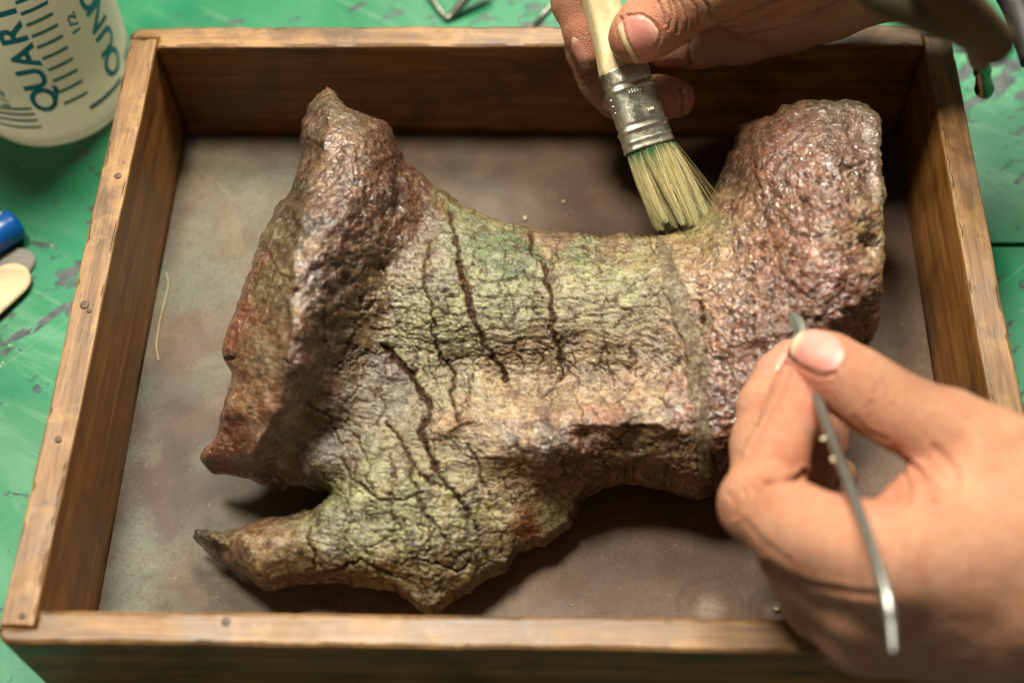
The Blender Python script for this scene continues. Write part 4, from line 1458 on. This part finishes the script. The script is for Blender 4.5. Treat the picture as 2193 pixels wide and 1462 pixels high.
def build_hand_brush():
    k_ = lambda u, v, d, r: (atd(u, v, d / 1000.0), r / 1000.0)
    thumb = [k_(1362, 80, 421, 8.3), k_(1384, 64, 420, 9.6), k_(1418, 38, 419, 9.7), k_(1450, 10, 418, 9.9), k_(1500, -25, 416, 11.0), k_(1590, -75, 414, 12.5), k_(1700, -130, 410, 16)]
    index = [k_(1263, 112, 440, 5.2), k_(1250, 70, 440, 6.1), k_(1228, 5, 440, 6.8), k_(1222, -70, 438, 7.6), k_(1240, -150, 432, 8.5), k_(1420, -260, 420, 10.5), k_(1560, -280, 415, 12)]
    middle = [k_(1446, 210, 446, 6.4), k_(1412, 208, 448, 6.9), k_(1370, 216, 453, 6.9), k_(1320, 208, 456, 6.9), k_(1286, 172, 455, 7.0), k_(1262, 110, 453, 7.2), k_(1250, 0, 448, 8), k_(1290, -120, 440, 9), k_(1480, -230, 430, 11)]
    ring = [k_(1425, 100, 450, 7.2), k_(1500, 92, 450, 8.0), k_(1590, 76, 447, 9.0), k_(1690, 30, 442, 11.5), k_(1800, -60, 434, 15)]
    web = [k_(1480, 60, 446, 6.0), k_(1640, 20, 440, 10), k_(1760, -40, 432, 14)]
    pal = [(k_(1560, -280, 415, 12), k_(1750, -200, 412, 18)), (k_(1700, -130, 410, 16), k_(1900, -170, 412, 20)), (k_(1480, -230, 430, 11), k_(1750, -180, 425, 18)), (k_(1690, 20, 442, 11), k_(1880, -90, 432, 18)),
           (k_(1700, -90, 424, 15), k_(1900, -140, 420, 22)), (k_(1900, -140, 420, 22), k_(2250, -260, 415, 24)), (k_(1560, -40, 424, 11), k_(1720, -70, 425, 16)), (k_(1620, 0, 432, 11), k_(1760, -30, 430, 15))]
    allp = np.array([p for c in (thumb, index, middle, ring, web) for p, _ in c] + [q[0] for a in pal for q in a])
    fld = Field(allp.min(0) - 0.026, np.minimum(allp.max(0) + 0.026, np.array([0.185, 1, 1])), 0.0009)
    palm = fld.new()
    for (a, ra), (b, rb) in pal:
        fld.cone(palm, a, ra, b, rb, 0.010)
    out = palm.copy()
    for ch, k in ((thumb, 0.008), (index, 0.006), (middle, 0.006), (ring, 0.006), (web, 0.006)):
        f = fld.chain(fld.new(), ch, 0.003)
        out = smin(out, smin(palm, f, k), 0.0010)
    P = lambda u, v, d: atd(u, v, d / 1000.0)
    tips = [(P(1330, 90, 412), .007, (196, 112, 84), .5), (P(1262, 60, 434), .008, (206, 128, 104), .6), (P(1440, 200, 440), .008, (196, 112, 92), .5), (P(1450, 30, 408), .008, (172, 104, 74), .4), (P(1400, 40, 410), .006, (206, 132, 106), .4)]
    cre = []
    for i, (a, b, c) in enumerate((((1440, 2), (1452, 40), (1448, 72)), ((1455, 0), (1470, 32), (1468, 62)), ((1425, -5), (1436, 30), (1432, 66)), ((1476, -5), (1494, 20), (1496, 46)), ((1410, 0), (1420, 30), (1424, 55)), ((1500, -5), (1515, 10), (1522, 36)))):
        cre.append(([a, b, c], 2.6, .32, .35))
    cre += [([(1540, 50), (1580, 38), (1640, 10), (1680, -10)], 4, .6, .35), ([(1555, 62), (1610, 50), (1660, 30)], 3.5, .4, .25), ([(1600, 75), (1680, 62), (1740, 35)], 4, .4, .2), ([(1474, 88), (1477, 115), (1476, 140)], 4, .7, .4),
            ([(1700, 40), (1760, 20), (1820, -10)], 4, .4, .2), ([(1250, 185), (1262, 178), (1275, 172)], 3, .3, .3), ([(1240, 168), (1255, 160), (1268, 158)], 2.5, .25, .2), ([(1455, 185), (1464, 210), (1460, 245)], 3, .4, .35),
            ([(1328, 40), (1345, 90), (1368, 128)], 3, .35, .35), ([(1340, 36), (1375, 32), (1402, 50), (1413, 80), (1402, 108), (1378, 128)], 2.8, .4, .25)]
    nails = [dict(cen=(1374, 80), axis=(-0.90, 0.43), length=72, width=98, proud=0.3, free=0.12, tint=(186, 124, 108), tip=(184, 164, 124), dome=0.3, pw=6.0),
             dict(cen=(1242, 112), axis=(0.42, 0.9), length=68, width=22, proud=0.3, free=0.14, tint=(168, 118, 102), tip=(168, 148, 120), dome=0.15),
             dict(cen=(1470, 216), axis=(0.2, 0.95), length=52, width=20, proud=0.2, free=0.1, tint=(170, 104, 88), tip=(170, 140, 110), dome=0.2)]
    return finish_hand('hand', out, fld, m_skin('skin_tanned', 0.25), (172, 128, 98), tips, cre, nails,
                       'dusty bare hand holding the wooden paintbrush above the tray', dirt_pts=((1212, 95, 14, .7), (1330, 125, 26, .25), (1236, 112, 10, .5), (1450, 40, 40, .15), (1258, 160, 14, .35)))


# ------------------------------------------------------------------ brush
def m_ferrule():
    t = NT('ferrule_tin')
    v = t.coord('Object')
    n = t.noise(v, 320, 5, 0.65)
    dust = t.math('MULTIPLY', t.ramp(t.noise(v, 2600, 3, 0.7), [(0.53, 0.0), (0.61, 0.8)]), t.ramp(t.noise(v, 160, 3), [(0.43, 0.0), (0.58, 1.0)]))
    c = t.mix(t.ramp(n, [(0.4, 0.5), (0.6, 0.0)]), srgb(206, 204, 186), srgb(150, 144, 126))
    c = t.mix(dust, c, srgb(140, 118, 84))
    t.col(c)
    t.l(t.math('SUBTRACT', 1.0, dust), t.b.inputs['Metallic'])
    t.rough(t.math('ADD', t.ramp(n, [(0.3, 0.42), (0.7, 0.30)]), t.math('MULTIPLY', dust, 0.5)))
    t.nrm(t.bump(t.math('ADD', t.noise(v, 260, 3), dust), 0.3, 0.0004))
    return t.m


def build_brush():
    D0 = 0.4315
    A = atd(1391, 316, D0)          # ferrule mouth
    B = atd(1335, 148, D0)          # ferrule top
    H1 = atd(1318, 96, D0)
    H2 = atd(1292, 20, D0 - 0.001)
    H3 = atd(1262, -90, D0 - 0.004)
    H4 = atd(1215, -270, D0 - 0.012)
    ax = (B - A) / np.linalg.norm(B - A)
    view = -ray(1360, 230)
    view /= np.linalg.norm(view)
    wdir = np.cross(ax, view)
    wdir /= np.linalg.norm(wdir)
    if wdir[0] < 0:
        wdir = -wdir
    tdir = np.cross(wdir, ax)
    if tdir @ view < 0:
        tdir = -tdir
    # turn the flat face a little to the right, so the rounded edge shows on the left
    a = math.radians(24)
    wdir, tdir = wdir * math.cos(a) - tdir * math.sin(a), tdir * math.cos(a) + wdir * math.sin(a)
    root = empty('paintbrush', A)
    tag(root, 'flat paintbrush with pale wooden handle, dusty tin ferrule and blond bristles', 'paintbrush')
    K = 40

    def sec(c, w, th, e=0.5):
        out = []
        for k in range(K):
            q = 2 * math.pi * k / K
            cx, sx = math.cos(q), math.sin(q)
            out.append(c + wdir * w * math.copysign(abs(cx) ** e, cx) + tdir * th * math.copysign(abs(sx) ** e, sx))
        return np.array(out)
    L = np.linalg.norm(B - A)
    # ferrule with rolled beads
    rings = []
    for s in np.linspace(0, 1, 70):
        g = 0.0
        for (p, wd, am) in ((0.24, .022, .00045), (0.30, .018, -.0002), (0.74, .022, .00045), (0.80, .018, -.0002), (0.10, .015, .00018), (0.015, .02, .0002)):
            g += am * math.exp(-((s - p) / wd) ** 2)
        tw = 0.00815 - 0.0004 * s
        tt = 0.0046 + 0.0002 * s
        rings.append(sec(A + ax * L * s, tw + g, tt + g, 0.62))
    V, F = loft(rings)
    fo = adopt(new_obj('ferrule', mesh_pd('ferrule', V, F), m_ferrule()), root)
    # stamped marks on the ferrule face: a row of short upright strokes and a lower row
    V, F = [], []
    sm = m_simple('stamp_metal', srgb(190, 188, 170), 0.25, 1.0)
    for row, (s0, n, w0, dw, hh) in enumerate(((0.66, 6, -0.0026, 0.00095, 0.0026), (0.40, 4, 0.0016, 0.0006, 0.0022))):
        for i in range(n):
            c = A + ax * L * s0 + wdir * (w0 + i * dw) + tdir * 0.00475
            tube(V, F, [c - ax * hh / 2, c + ax * hh / 2], 0.00022, 6)
    o = new_obj('stamped_mark', mesh_pd('stamped_mark', V, F), sm)
    adopt(o, fo)
    # dimples on the rounded edge (crimp marks)
    for s in (0.50, 0.58, 0.66):
        bm = bmesh.new()
        bmesh.ops.create_icosphere(bm, subdivisions=2, radius=0.00055)
        p = A + ax * L * s - wdir * 0.0079 + tdir * 0.0012
        bmesh.ops.translate(bm, vec=Vector(p), verts=bm.verts)
        adopt(bm_obj('crimp_mark', bm, sm), fo)
    # handle
    wood = m_wood('pale_beech', srgb(196, 172, 124), srgb(216, 198, 152), srgb(228, 212, 170), 'y', 5.0, 0.5, 0.0, 0.8, 0.12, 0.00015)
    pts = np.array([B - ax * 0.001, B + ax * 0.0006, H1, H2, H3, H4])
    W_ = [0.0075, 0.0077, 0.0066, 0.0056, 0.0058, 0.0072]
    T_ = [0.0043, 0.0044, 0.0043, 0.0042, 0.0044, 0.0050]
    C = catmull(np.c_[pts, W_, T_], 8)
    V, F = loft([sec(c[:3], c[3], c[4], 0.5) for c in C])
    adopt(new_obj('handle', mesh_pd('handle', V, F), wood), root)
    # bristles
    tips_c = atd(1466, 486, 0.4300)
    dirb = (tips_c - A)
    V, F, CL = [], [], []
    nb = 2600
    SS = [0, .06, .12, .2, .42, .7, 1.0]
    TUFT = np.array([(RNG.uniform(-.0078, .0078), RNG.uniform(-.0042, .0042), RNG.uniform(0.86, 1.10), RNG.normal(0, .0010)) for _ in range(22)])
    for i in range(nb):
        q, rr = RNG.uniform(0, 2 * math.pi), math.sqrt(RNG.uniform(0, 1))
        cx, sx = rr * math.cos(q), rr * math.sin(q)
        x = math.copysign(abs(cx) ** 0.8, cx) * 0.0078
        y = math.copysign(abs(sx) ** 0.8, sx) * 0.0043
        p0 = A + ax * 0.0015 + wdir * x + tdir * y
        # clumps: bristles gather to the nearest of a few tuft points towards the tip
        kx = int(np.argmin(((TUFT[:, 0] - x) / 1.0) ** 2 + ((TUFT[:, 1] - y) / 1.0) ** 2))
        tx, ty, tl, tb = TUFT[kx]
        gx, gy = x + (tx - x) * 0.55 + RNG.normal(0, 0.00040), y + (ty - y) * 0.5 + RNG.normal(0, 0.0004)
        ln = RNG.uniform(0.90, 1.0) * tl
        side = 0.0
        if RNG.uniform() < 0.05:
            side = RNG.uniform(-0.0015, 0.0075)
            ln *= RNG.uniform(0.85, 1.12)
        p3 = A + wdir * (gx * 1.02 + side) + tdir * gy * 1.3 + dirb * ln
        p3 = p3 + np.array([1.0, -0.2, 0]) * 0.0012 * max(0, x / 0.0078) ** 2 + np.array([tb, 0, 0])
        mid = 0.5 * (p0 + p3) + wdir * (x * 0.12 + RNG.normal(0, 0.00045)) + tdir * RNG.normal(0, 0.0004)
        P = [(1 - s) ** 2 * p0 + 2 * s * (1 - s) * mid + s * s * p3 for s in SS]
        n0 = len(V)
        tube(V, F, P, np.linspace(0.000095, 0.00004, 7) * RNG.uniform(0.8, 1.2), 3, False)
        pale = RNG.uniform(0.75, 1.15)
        c0 = srgba([186, 168, 108]) * pale
        if RNG.uniform() < 0.3:
            c0 = srgba([222, 208, 164]) * pale
        elif RNG.uniform() < 0.25:
            c0 = srgba([132, 112, 62]) * pale
        gl = RNG.uniform(0.08, 0.30) if x < 0 else RNG.uniform(0.04, 0.17)
        for j in range(7):
            s = SS[j]
            g = (1 - sstep(gl * .6, gl * 1.4 + .02, s)) * 0.95
            e = sstep(0.8, 1.0, s) * 0.25
            c = c0 * (1 - g) + g * srgba([14, 92, 60])
            c = c * (1 - e) + e * srgba([150, 168, 120])
            for _ in range(3):
                CL.append(c)
    me = mesh_np('bristles', V, [f for f in F])
    set_attr(me, 'Col', np.clip(np.array(CL), 0, 1))
    t = NT('hog_bristle')
    t.col(t.attr('Col'))
    t.set(Roughness=0.42, Specular_IOR_Level=0.4, Subsurface_Weight=0.1, Subsurface_Scale=0.001)
    o = adopt(new_obj('bristles', me, t.m), root)
    o['kind'] = 'stuff'
    return root


# ------------------------------------------------------------------ steel pick
def build_pick():
    P = [(1712, 716, 66.5, 1.1), (1728, 775, 70, 1.2), (1748, 845, 79, 1.5), (1778, 930, 87, 1.3), (1812, 1020, 95, 1.3), (1850, 1120, 103, 1.3), (1880, 1210, 109, 1.3), (1900, 1285, 112, 1.45), (1909, 1340, 112, 1.1), (1913, 1398, 112, 0.6)]
    steel = m_simple('brushed_steel', srgb(162, 164, 158), 0.34, 0.9, 0.5, 0.0002, 600, 0.35, 500)
    pts = np.array([at(u, v, z / 1000) for u, v, z, _ in P])
    root = empty('steel_pick', pts[0])
    tag(root, 'thin steel pick with a leaf-shaped blade held against the bone', 'pick')
    C = catmull(np.c_[pts, [r / 1000 for *_, r in P]], 6)
    V, F = [], []
    n = len(C)
    tube(V, F, C[:, :3], C[:, 3], 14)
    shaft = adopt(new_obj('shaft', mesh_pd('shaft', V, F), steel), root)
    # leaf blade
    tip = at(1693, 668, 0.0640)
    bs = at(1713, 722, 0.0668)
    ax = bs - tip
    Lb = np.linalg.norm(ax)
    ax /= Lb
    view = CAMP - tip
    view /= np.linalg.norm(view)
    wd = np.cross(ax, view)
    wd /= np.linalg.norm(wd)
    if wd[0] < 0:
        wd = -wd
    nr = np.cross(ax, wd)
    rings = []
    for s in np.linspace(0, 1, 16):
        hw = 0.0019 * math.sin(math.pi * (0.04 + 0.80 * s ** 0.8)) ** 0.9
        c = tip + ax * Lb * s + wd * 0.0007 * math.sin(math.pi * s)
        th = 0.00012 + 0.0005 * s
        rings.append(np.array([c - wd * hw, c + nr * th, c + wd * hw, c - nr * th]))
    V, F = loft(rings)
    adopt(new_obj('blade', mesh_pd('blade', V, F), m_simple('dull_blade', srgb(96, 98, 88), 0.5, 0.6), smooth=False), root)
    # crumbs of matrix stuck to the shaft
    cm = m_simple('pale_crumb', srgb(208, 192, 160), 0.8, 0, 0.3, 0.0003, 900)
    for (u, v, z, r) in ((1766, 938, 88, .6), (1786, 984, 91, .75), (1762, 940, 88.5, .5)):
        bm = bmesh.new()
        bmesh.ops.create_icosphere(bm, subdivisions=2, radius=r / 1000)
        p = at(u, v, z / 1000)
        for q in bm.verts:
            q.co = q.co * (1 + 0.35 * random.uniform(-1, 1)) + Vector(p)
        adopt(bm_obj('stuck_crumb', bm, cm), shaft)


# ------------------------------------------------------------------ measuring cup
def build_cup():
    A_, B_, C_ = (at(u, v, BENCH_Z)[:2] for u, v in ((0, 296), (93, 321), (240, 268)))
    M_ = 2 * np.array([B_ - A_, C_ - A_])
    cc = np.linalg.solve(M_, np.array([B_ @ B_ - A_ @ A_, C_ @ C_ - A_ @ A_]))
    R0, TP = float(np.linalg.norm(cc - A_)), 0.065
    c = np.array([cc[0], cc[1], BENCH_Z])
    root = empty('measuring_cup', c)
    tag(root, 'translucent plastic measuring cup with teal markings beside the tray', 'measuring cup')
    t = NT('milky_plastic')
    v = t.coord('Object')
    dn = t.noise(v, 60, 5, 0.6)
    t.col(t.mix(t.ramp(dn, [(0.35, 0.35), (0.6, 0.0)]), srgb(232, 230, 224), srgb(204, 198, 182)))
    t.set(Roughness=0.38, Specular_IOR_Level=0.4)
    tr = t.n('BsdfTranslucent')
    tr.inputs[0].default_value = srgb(236, 230, 214)
    ms = t.n('MixShader')
    ms.inputs[0].default_value = 0.5
    t.l(t.b.outputs[0], ms.inputs[1])
    t.l(tr.outputs[0], ms.inputs[2])
    t.l(ms.outputs[0], t.out.inputs[0])
    K = 96
    Hc = 0.15
    prof = [(0.004, 0.003), (R0 - 0.008, 0.003), (R0 - 0.006, 0.0002), (R0 - 0.003, 0.0), (R0 - 0.0008, 0.0012), (R0 + 0.0004, 0.0035)]
    zz = 0.0035
    while zz < 0.016:        # moulded rings near the foot
        for f, g in ((0.2, 0.0), (0.45, 0.00045), (0.7, 0.00045), (0.95, 0.0)):
            prof.append((R0 + TP * (zz + 0.0026 * f) + g, zz + 0.0026 * f))
        zz += 0.0026
    for z in np.linspace(0.018, Hc, 12):
        prof.append((R0 + TP * z, z))
    prof.append((R0 + TP * Hc + 0.003, Hc))
    prof.append((R0 + TP * Hc + 0.003, Hc + 0.003))
    prof.append((R0 + TP * Hc - 0.0012, Hc + 0.003))
    for z in np.linspace(Hc, 0.006, 6):
        prof.append((R0 + TP * z - 0.0016, z))
    prof.append((0.004, 0.005))
    V, F = [], []
    for r, z in prof:
        for k in range(K):
            V.append((c[0] + r * math.cos(2 * math.pi * k / K), c[1] + r * math.sin(2 * math.pi * k / K), c[2] + z))
    for i in range(len(prof) - 1):
        for k in range(K):
            F.append((i * K + k, i * K + (k + 1) % K, (i + 1) * K + (k + 1) % K, (i + 1) * K + k))
    F.append(tuple(range(K)))
    F.append(tuple((len(prof) - 1) * K + k for k in range(K)))
    bm = bmesh.new()
    me = mesh_pd('cup_body', V, F)
    bm.from_mesh(me)
    cup_body = adopt(bm_obj("cup_body", bm, t.m), root)
    ink = m_simple('teal_ink', srgb(30, 140, 172), 0.5, 0, 0.4, 0, 300, 0.3, 400)
    ink2 = m_simple('faded_teal_ink', srgb(104, 150, 146), 0.5)

    def hit(u, vv):
        d = ray(u, vv)
        lo, hi = 0.2, 1.2
        best = None
        for s in np.linspace(0.3, 0.75, 900):
            p = CAMP + d * s
            z = p[2] - c[2]
            r = math.hypot(p[0] - c[0], p[1] - c[1])
            if r < R0 + TP * z:
                best = p
                break
        if best is None:
            p = at(u, vv, c[2])
            best = p
        return math.atan2(best[1] - c[1], best[0] - c[0]), best[2] - c[2]

    def wrap(ph, z, off=0.00035):
        r = R0 + TP * z + off
        return (c[0] + r * math.cos(ph), c[1] + r * math.sin(ph), c[2] + z)

    def text(body, u, vv, hgt, wid, mat, name):
        ph0, z0 = hit(u, vv)
        cu = bpy.data.curves.new(name, 'FONT')
        cu.body = body
        cu.align_x = 'CENTER'
        cu.align_y = 'CENTER'
        cu.offset = 0.028
        cu.resolution_u = 4
        to = bpy.data.objects.new(name, cu)
        COL.objects.link(to)
        bpy.context.view_layer.update()
        me = bpy.data.meshes.new_from_object(to)
        bpy.data.objects.remove(to)
        bm = bmesh.new()
        bm.from_mesh(me)
        bmesh.ops.triangulate(bm, faces=bm.faces)
        bmesh.ops.subdivide_edges(bm, edges=[e for e in bm.edges if e.calc_length() > 0.2], cuts=1)
        r0 = R0 + TP * z0
        for q in bm.verts:
            # text runs up the wall, letter tops point to the left
            q.co = Vector(wrap(ph0 - q.co.y * hgt / r0, z0 + q.co.x * wid))
        me2 = bpy.data.meshes.new(name)
        bm.to_mesh(me2)
        bm.free()
        adopt(new_obj(name, me2, mat, smooth=False), cup_body)

    def strip(ph0, ph1, z, hw, mat, name='tick_mark'):
        n = 10
        V, F = [], []
        for i in range(n + 1):
            ph = ph0 + (ph1 - ph0) * i / n
            V.append(wrap(ph, z - hw, .0004))
            V.append(wrap(ph, z + hw, .0004))
        for i in range(n):
            F.append((2 * i, 2 * i + 2, 2 * i + 3, 2 * i + 1))
        adopt(new_obj(name, mesh_pd(name, V, F), mat, smooth=False), cup_body)

    for ch, u, vv in (('Q', 97, 211), ('U', 73, 168), ('A', 55, 121), ('R', 29, 74), ('T', 9, 28)):
        text(ch, u, vv, 0.0122, 0.0168, ink, 'letter')
    for ch, u, vv in (('O', 241, 130), ('U', 226, 84), ('N', 208, 32), ('C', 190, -8)):
        text(ch, u, vv, 0.0125, 0.0165, ink, 'letter')
    text('1/2', 157, 50, 0.0045, 0.0085, ink, 'fraction')
    text('1/2', 8, 212, 0.0045, 0.0085, ink, 'fraction')
    for i in range(10):
        f = i / 9
        u0, v0 = 136 - 9 * f * 11.8, 219 - f * 9 * 24.3
        u1, v1 = 186 - 9 * f * 10.4, 196 - f * 9 * 23.6
        p0, z0 = hit(u0, v0)
        p1, z1 = hit(u1, v1)
        strip(p0, p1, 0.5 * (z0 + z1), 0.00085, ink2 if i < 8 else ink)
    for (u0, v0, u1, v1) in ((262, 118, 274, 88), (254, 92, 268, 60), (246, 66, 263, 30), (236, 38, 256, 4)):
        p0, z0 = hit(u0, v0)
        p1, z1 = hit(u1, v1)
        strip(p0, p1, 0.5 * (z0 + z1), 0.0007, ink2)
    p0, z0 = hit(190, 226)
    p1, z1 = hit(258, 172)
    strip(p0, p1, 0.5 * (z0 + z1), 0.0012, ink, 'printed_line')
    for i, vv in enumerate((228, 239, 250, 261)):
        p0, z0 = hit(2, vv)
        p1, z1 = hit(66 + i * 6, vv - 2)
        strip(p0 - 0.3, p1, z0, 0.0008, ink2)


# ------------------------------------------------------------------ marker, sticks, wires, cord
def build_small():
    # blue marker
    e = at(34, 478, BENCH_Z + 0.006)
    b = at(-170, 612, BENCH_Z + 0.006)
    d = (b - e) / np.linalg.norm(b - e)
    root = empty('marker_pen', (e[0], e[1], BENCH_Z))
    tag(root, 'blue and white marker pen at the left edge of the bench', 'marker')
    rr = 0.0060

    def lathe(prof, K=28):
        x = np.cross(d, [0, 0, 1])
        y = np.cross(x, d)
        rings = [np.array([e + d * s + r * (math.cos(2 * math.pi * k / K) * x + math.sin(2 * math.pi * k / K) * y) for k in range(K)]) for s, r in prof]
        return loft(rings)
    prof = [(-0.0012, 0.0025), (-0.0010, 0.0040), (-0.0002, 0.0054), (0.0010, rr), (0.010, rr), (0.0105, rr - .0003), (0.011, rr), (0.060, rr)]
    V, F = lathe(prof)
    barrel = adopt(new_obj('barrel', mesh_pd('barrel', V, F), m_simple('blue_plastic', srgb(8, 92, 176), 0.30, 0, .5, 0, 300, .3, 120)), root)
    V, F = [], []
    x = np.cross(d, [0, 0, 1])
    x /= np.linalg.norm(x)
    y = np.cross(x, d)
    if x[1] < 0:
        x = -x
    for i in range(13):
        s = 0.002 + 0.045 * i / 12
        for k in range(9):
            a = 0.42 + 0.75 * k / 8
            V.append(e + d * s + (rr + .00015) * (math.cos(a) * x + math.sin(a) * y))
    for i in range(12):
        for k in range(8):
            F.append((i * 9 + k, i * 9 + k + 1, i * 9 + k + 10, i * 9 + k + 9))
    adopt(new_obj('white_label', mesh_pd('white_label', V, F), m_simple('white_print', srgb(214, 222, 214), 0.45)), barrel)

    # wooden craft sticks
    def stick(name, end, far, z, wid, mat, label):
        p = at(end[0], end[1], z)
        q = at(far[0], far[1], z)
        dd = (q - p) / np.linalg.norm(q - p)
        nn = np.array([-dd[1], dd[0], 0])
        r = wid / 2
        pl = []
        for k in range(15):
            a = math.pi / 2 + math.pi * k / 14
            pl.append(p + dd * (r + r * math.cos(a)) + nn * r * math.sin(a))
        pl.append(p + dd * 0.09 - nn * r)
        pl.append(p + dd * 0.09 + nn * r)
        bm = bmesh.new()
        vs = [bm.verts.new(Vector(a)) for a in pl]
        f = bm.faces.new(vs)
        ex = bmesh.ops.extrude_face_region(bm, geom=[f])
        bmesh.ops.translate(bm, vec=(0, 0, 0.0016), verts=[g for g in ex['geom'] if isinstance(g, bmesh.types.BMVert)])
        bmesh.ops.bevel(bm, geom=[ed for ed in bm.edges if abs(ed.verts[0].co.z - ed.verts[1].co.z) < 1e-6], offset=0.0004, segments=2, affect='EDGES')
        o = bm_obj(name, bm, mat, smooth=False)
        tag(o, label, 'craft stick', 'wooden craft sticks on the bench')
    wp = m_wood('birch_stick', srgb(186, 158, 118), srgb(212, 188, 148), srgb(226, 206, 170), 'x', 8, 0.6, 0, 0.6, 0.1, 0.00015)
    wg = m_wood('stained_stick', srgb(96, 96, 96), srgb(140, 134, 120), srgb(170, 158, 132), 'x', 9, 0.6, 0, 0.6, 0.3, 0.00015)
    stick('craft_stick', (76, 553), (-160, 640), BENCH_Z + 0.0001, 0.0125, wg, 'grey stained craft stick partly hidden under the paler one')
    stick('craft_stick', (55, 575), (-120, 735), BENCH_Z + 0.0021, 0.0150, wp, 'clean pale craft stick lying on top of the grey one')

    # wire and rod on the bench behind the tray
    st = m_simple('dull_wire', srgb(140, 140, 128), 0.35, 0.9, .5, 0, 300, .4, 300)
    V, F = [], []
    pts = [at(u, v, BENCH_Z + z) for u, v, z in ((905, -40, .003), (930, 5, .0022), (950, 32, .0014), (957, 40, .0013), (966, 34, .0016), (985, 12, .004), (1010, -16, .007), (1050, -55, .011))]
    tube(V, F, catmull(np.array(pts), 5), np.r_[np.linspace(0.0009, 0.0011, 16), np.linspace(0.0013, 0.0024, 20)], 10)
    tag(new_obj('bent_wire', mesh_pd('bent_wire', V, F), st), 'bent dull metal wire lying on the bench behind the tray', 'wire')
    V, F = [], []
    pts = [at(u, v, BENCH_Z + .0012) for u, v in ((1146, 52), (1190, 2), (1240, -58))]
    tube(V, F, pts, 0.0011, 10)
    tag(new_obj('thin_rod', mesh_pd('thin_rod', V, F), st), 'thin straight metal rod on the bench beside the brush hand', 'rod')

    # cord with metal tip hanging at top right, close to the lens
    root = empty('hanging_cord', atd(2105, 150, 0.37))
    tag(root, 'blurred olive and brown cord with a metal tip at top right', 'cord')
    V, F = [], []
    pts = np.array([atd(u, v, d_) for u, v, d_ in ((1840, -60, .30), (1910, -6, .30), (1985, 25, .302), (2060, 52, .308), (2110, 80, .32))])
    tube(V, F, catmull(pts, 6), 0.0050, 14)
    adopt(new_obj('cord_strand', mesh_pd('cord_strand', V, F), m_simple('olive_cloth', srgb(88, 80, 56), 0.85, 0, .2, .0006, 500, .4, 160)), root)
    V, F = [], []
    pts = np.array([atd(u, v, d_) for u, v, d_ in ((1985, -70, .29), (2040, 0, .298), (2085, 48, .31), (2125, 92, .325))])
    tube(V, F, catmull(pts, 6), 0.0055, 14)
    adopt(new_obj('cord_strand', mesh_pd('cord_strand', V, F), m_simple('brown_cloth', srgb(98, 68, 46), 0.85, 0, .2, .0006, 500, .4, 160)), root)
    V, F = [], []
    pts = np.array([atd(u, v, d_) for u, v, d_ in ((2112, 70, .325), (2100, 100, .345), (2098, 132, .365))])
    tube(V, F, catmull(pts, 6), np.linspace(.0050, .0026, 13), 14)
    adopt(new_obj('knot', mesh_pd('knot', V, F), m_simple('grey_cloth', srgb(104, 98, 76), 0.85, 0, .2, .0006, 500, .4, 160)), root)
    V, F = [], []
    pts = np.array([atd(u, v, d_) for u, v, d_ in ((2097, 126, .372), (2100, 145, .385), (2104, 152, .388), (2105, 158, .390), (2107, 180, .402), (2108, 190, .405), (2109, 197, .408))])
    tube(V, F, pts, [.0019, .0021, .0026, .0021, .0024, .0029, .0024], 16)
    adopt(new_obj('metal_tip', mesh_pd('metal_tip', V, F), m_simple('old_brass', srgb(110, 96, 64), 0.22, 1.0)), root)
    # black cable at the far right corner
    V, F = [], []
    pts = np.array([atd(u, v, d_) for u, v, d_ in ((2120, -80, .40), (2168, 0, .40), (2190, 50, .395), (2215, 130, .39))])
    tube(V, F, catmull(pts, 6), 0.0040, 12)
    tag(new_obj('black_cable', mesh_pd('black_cable', V, F), m_simple('black_rubber', (0.012, 0.012, 0.012, 1), 0.6)), 'blurred black cable crossing the top right corner', 'cable')

    # loose fibre on the tray floor
    V, F = [], []
    pts = np.array([at(u, v, .0004 + z) for u, v, z in ((356, 583, .001), (360, 612, 0), (350, 655, .0006), (340, 700, 0), (335, 740, .0005), (340, 772, 0))])
    tube(V, F, catmull(pts, 6), 0.00016, 5)
    tag(new_obj('loose_bristle', mesh_pd('loose_bristle', V, F), m_simple('pale_fibre', srgb(206, 186, 130), .5)), 'single pale loose bristle lying along the left side of the tray', 'bristle')

    # crumbs of dust scattered in the tray
    V, F = [], []
    ico = bmesh.new()
    bmesh.ops.create_icosphere(ico, subdivisions=1, radius=1)
    iv = np.array([v.co[:] for v in ico.verts])
    ifc = [[q.index for q in f.verts] for f in ico.faces]
    ico.free()
    for i in range(45):
        x, y = RNG.uniform(-0.128, 0.128), RNG.uniform(-0.098, 0.098)
        r = min(0.0009, 0.00012 * math.exp(abs(RNG.normal(0, 0.6))))
        base = len(V)
        V += list(iv * r * RNG.uniform(0.4, 1.4, (len(iv), 1)) * RNG.uniform(0.6, 1.4, (1, 3)) + np.array([x, y, r * .6]))
        F += [[k + base for k in f] for f in ifc]
    for (u, v, r) in ((1663, 1304, .0012), (1125, 468, .0009), (1208, 432, .0006)):
        p = at(u, v, 0)
        base = len(V)
        V += list(iv * r * RNG.uniform(0.45, 1.35, (len(iv), 1)) * RNG.uniform(0.6, 1.4, (1, 3)) * np.array([1, 1, .3]) + np.array([p[0], p[1], r * .2]))
        F += [[k + base for k in f] for f in ifc]
    o = new_obj('dust_crumbs', mesh_np('dust_crumbs', V, F), m_simple('pale_dust', srgb(200, 184, 150), .85), smooth=False)
    tag(o, 'pale specks of dust and crumbs scattered over the tray floor', 'crumbs', kind='stuff')


build_brush()
build_pick()
build_hand_pick()
build_hand_brush()
build_cup()
build_small()
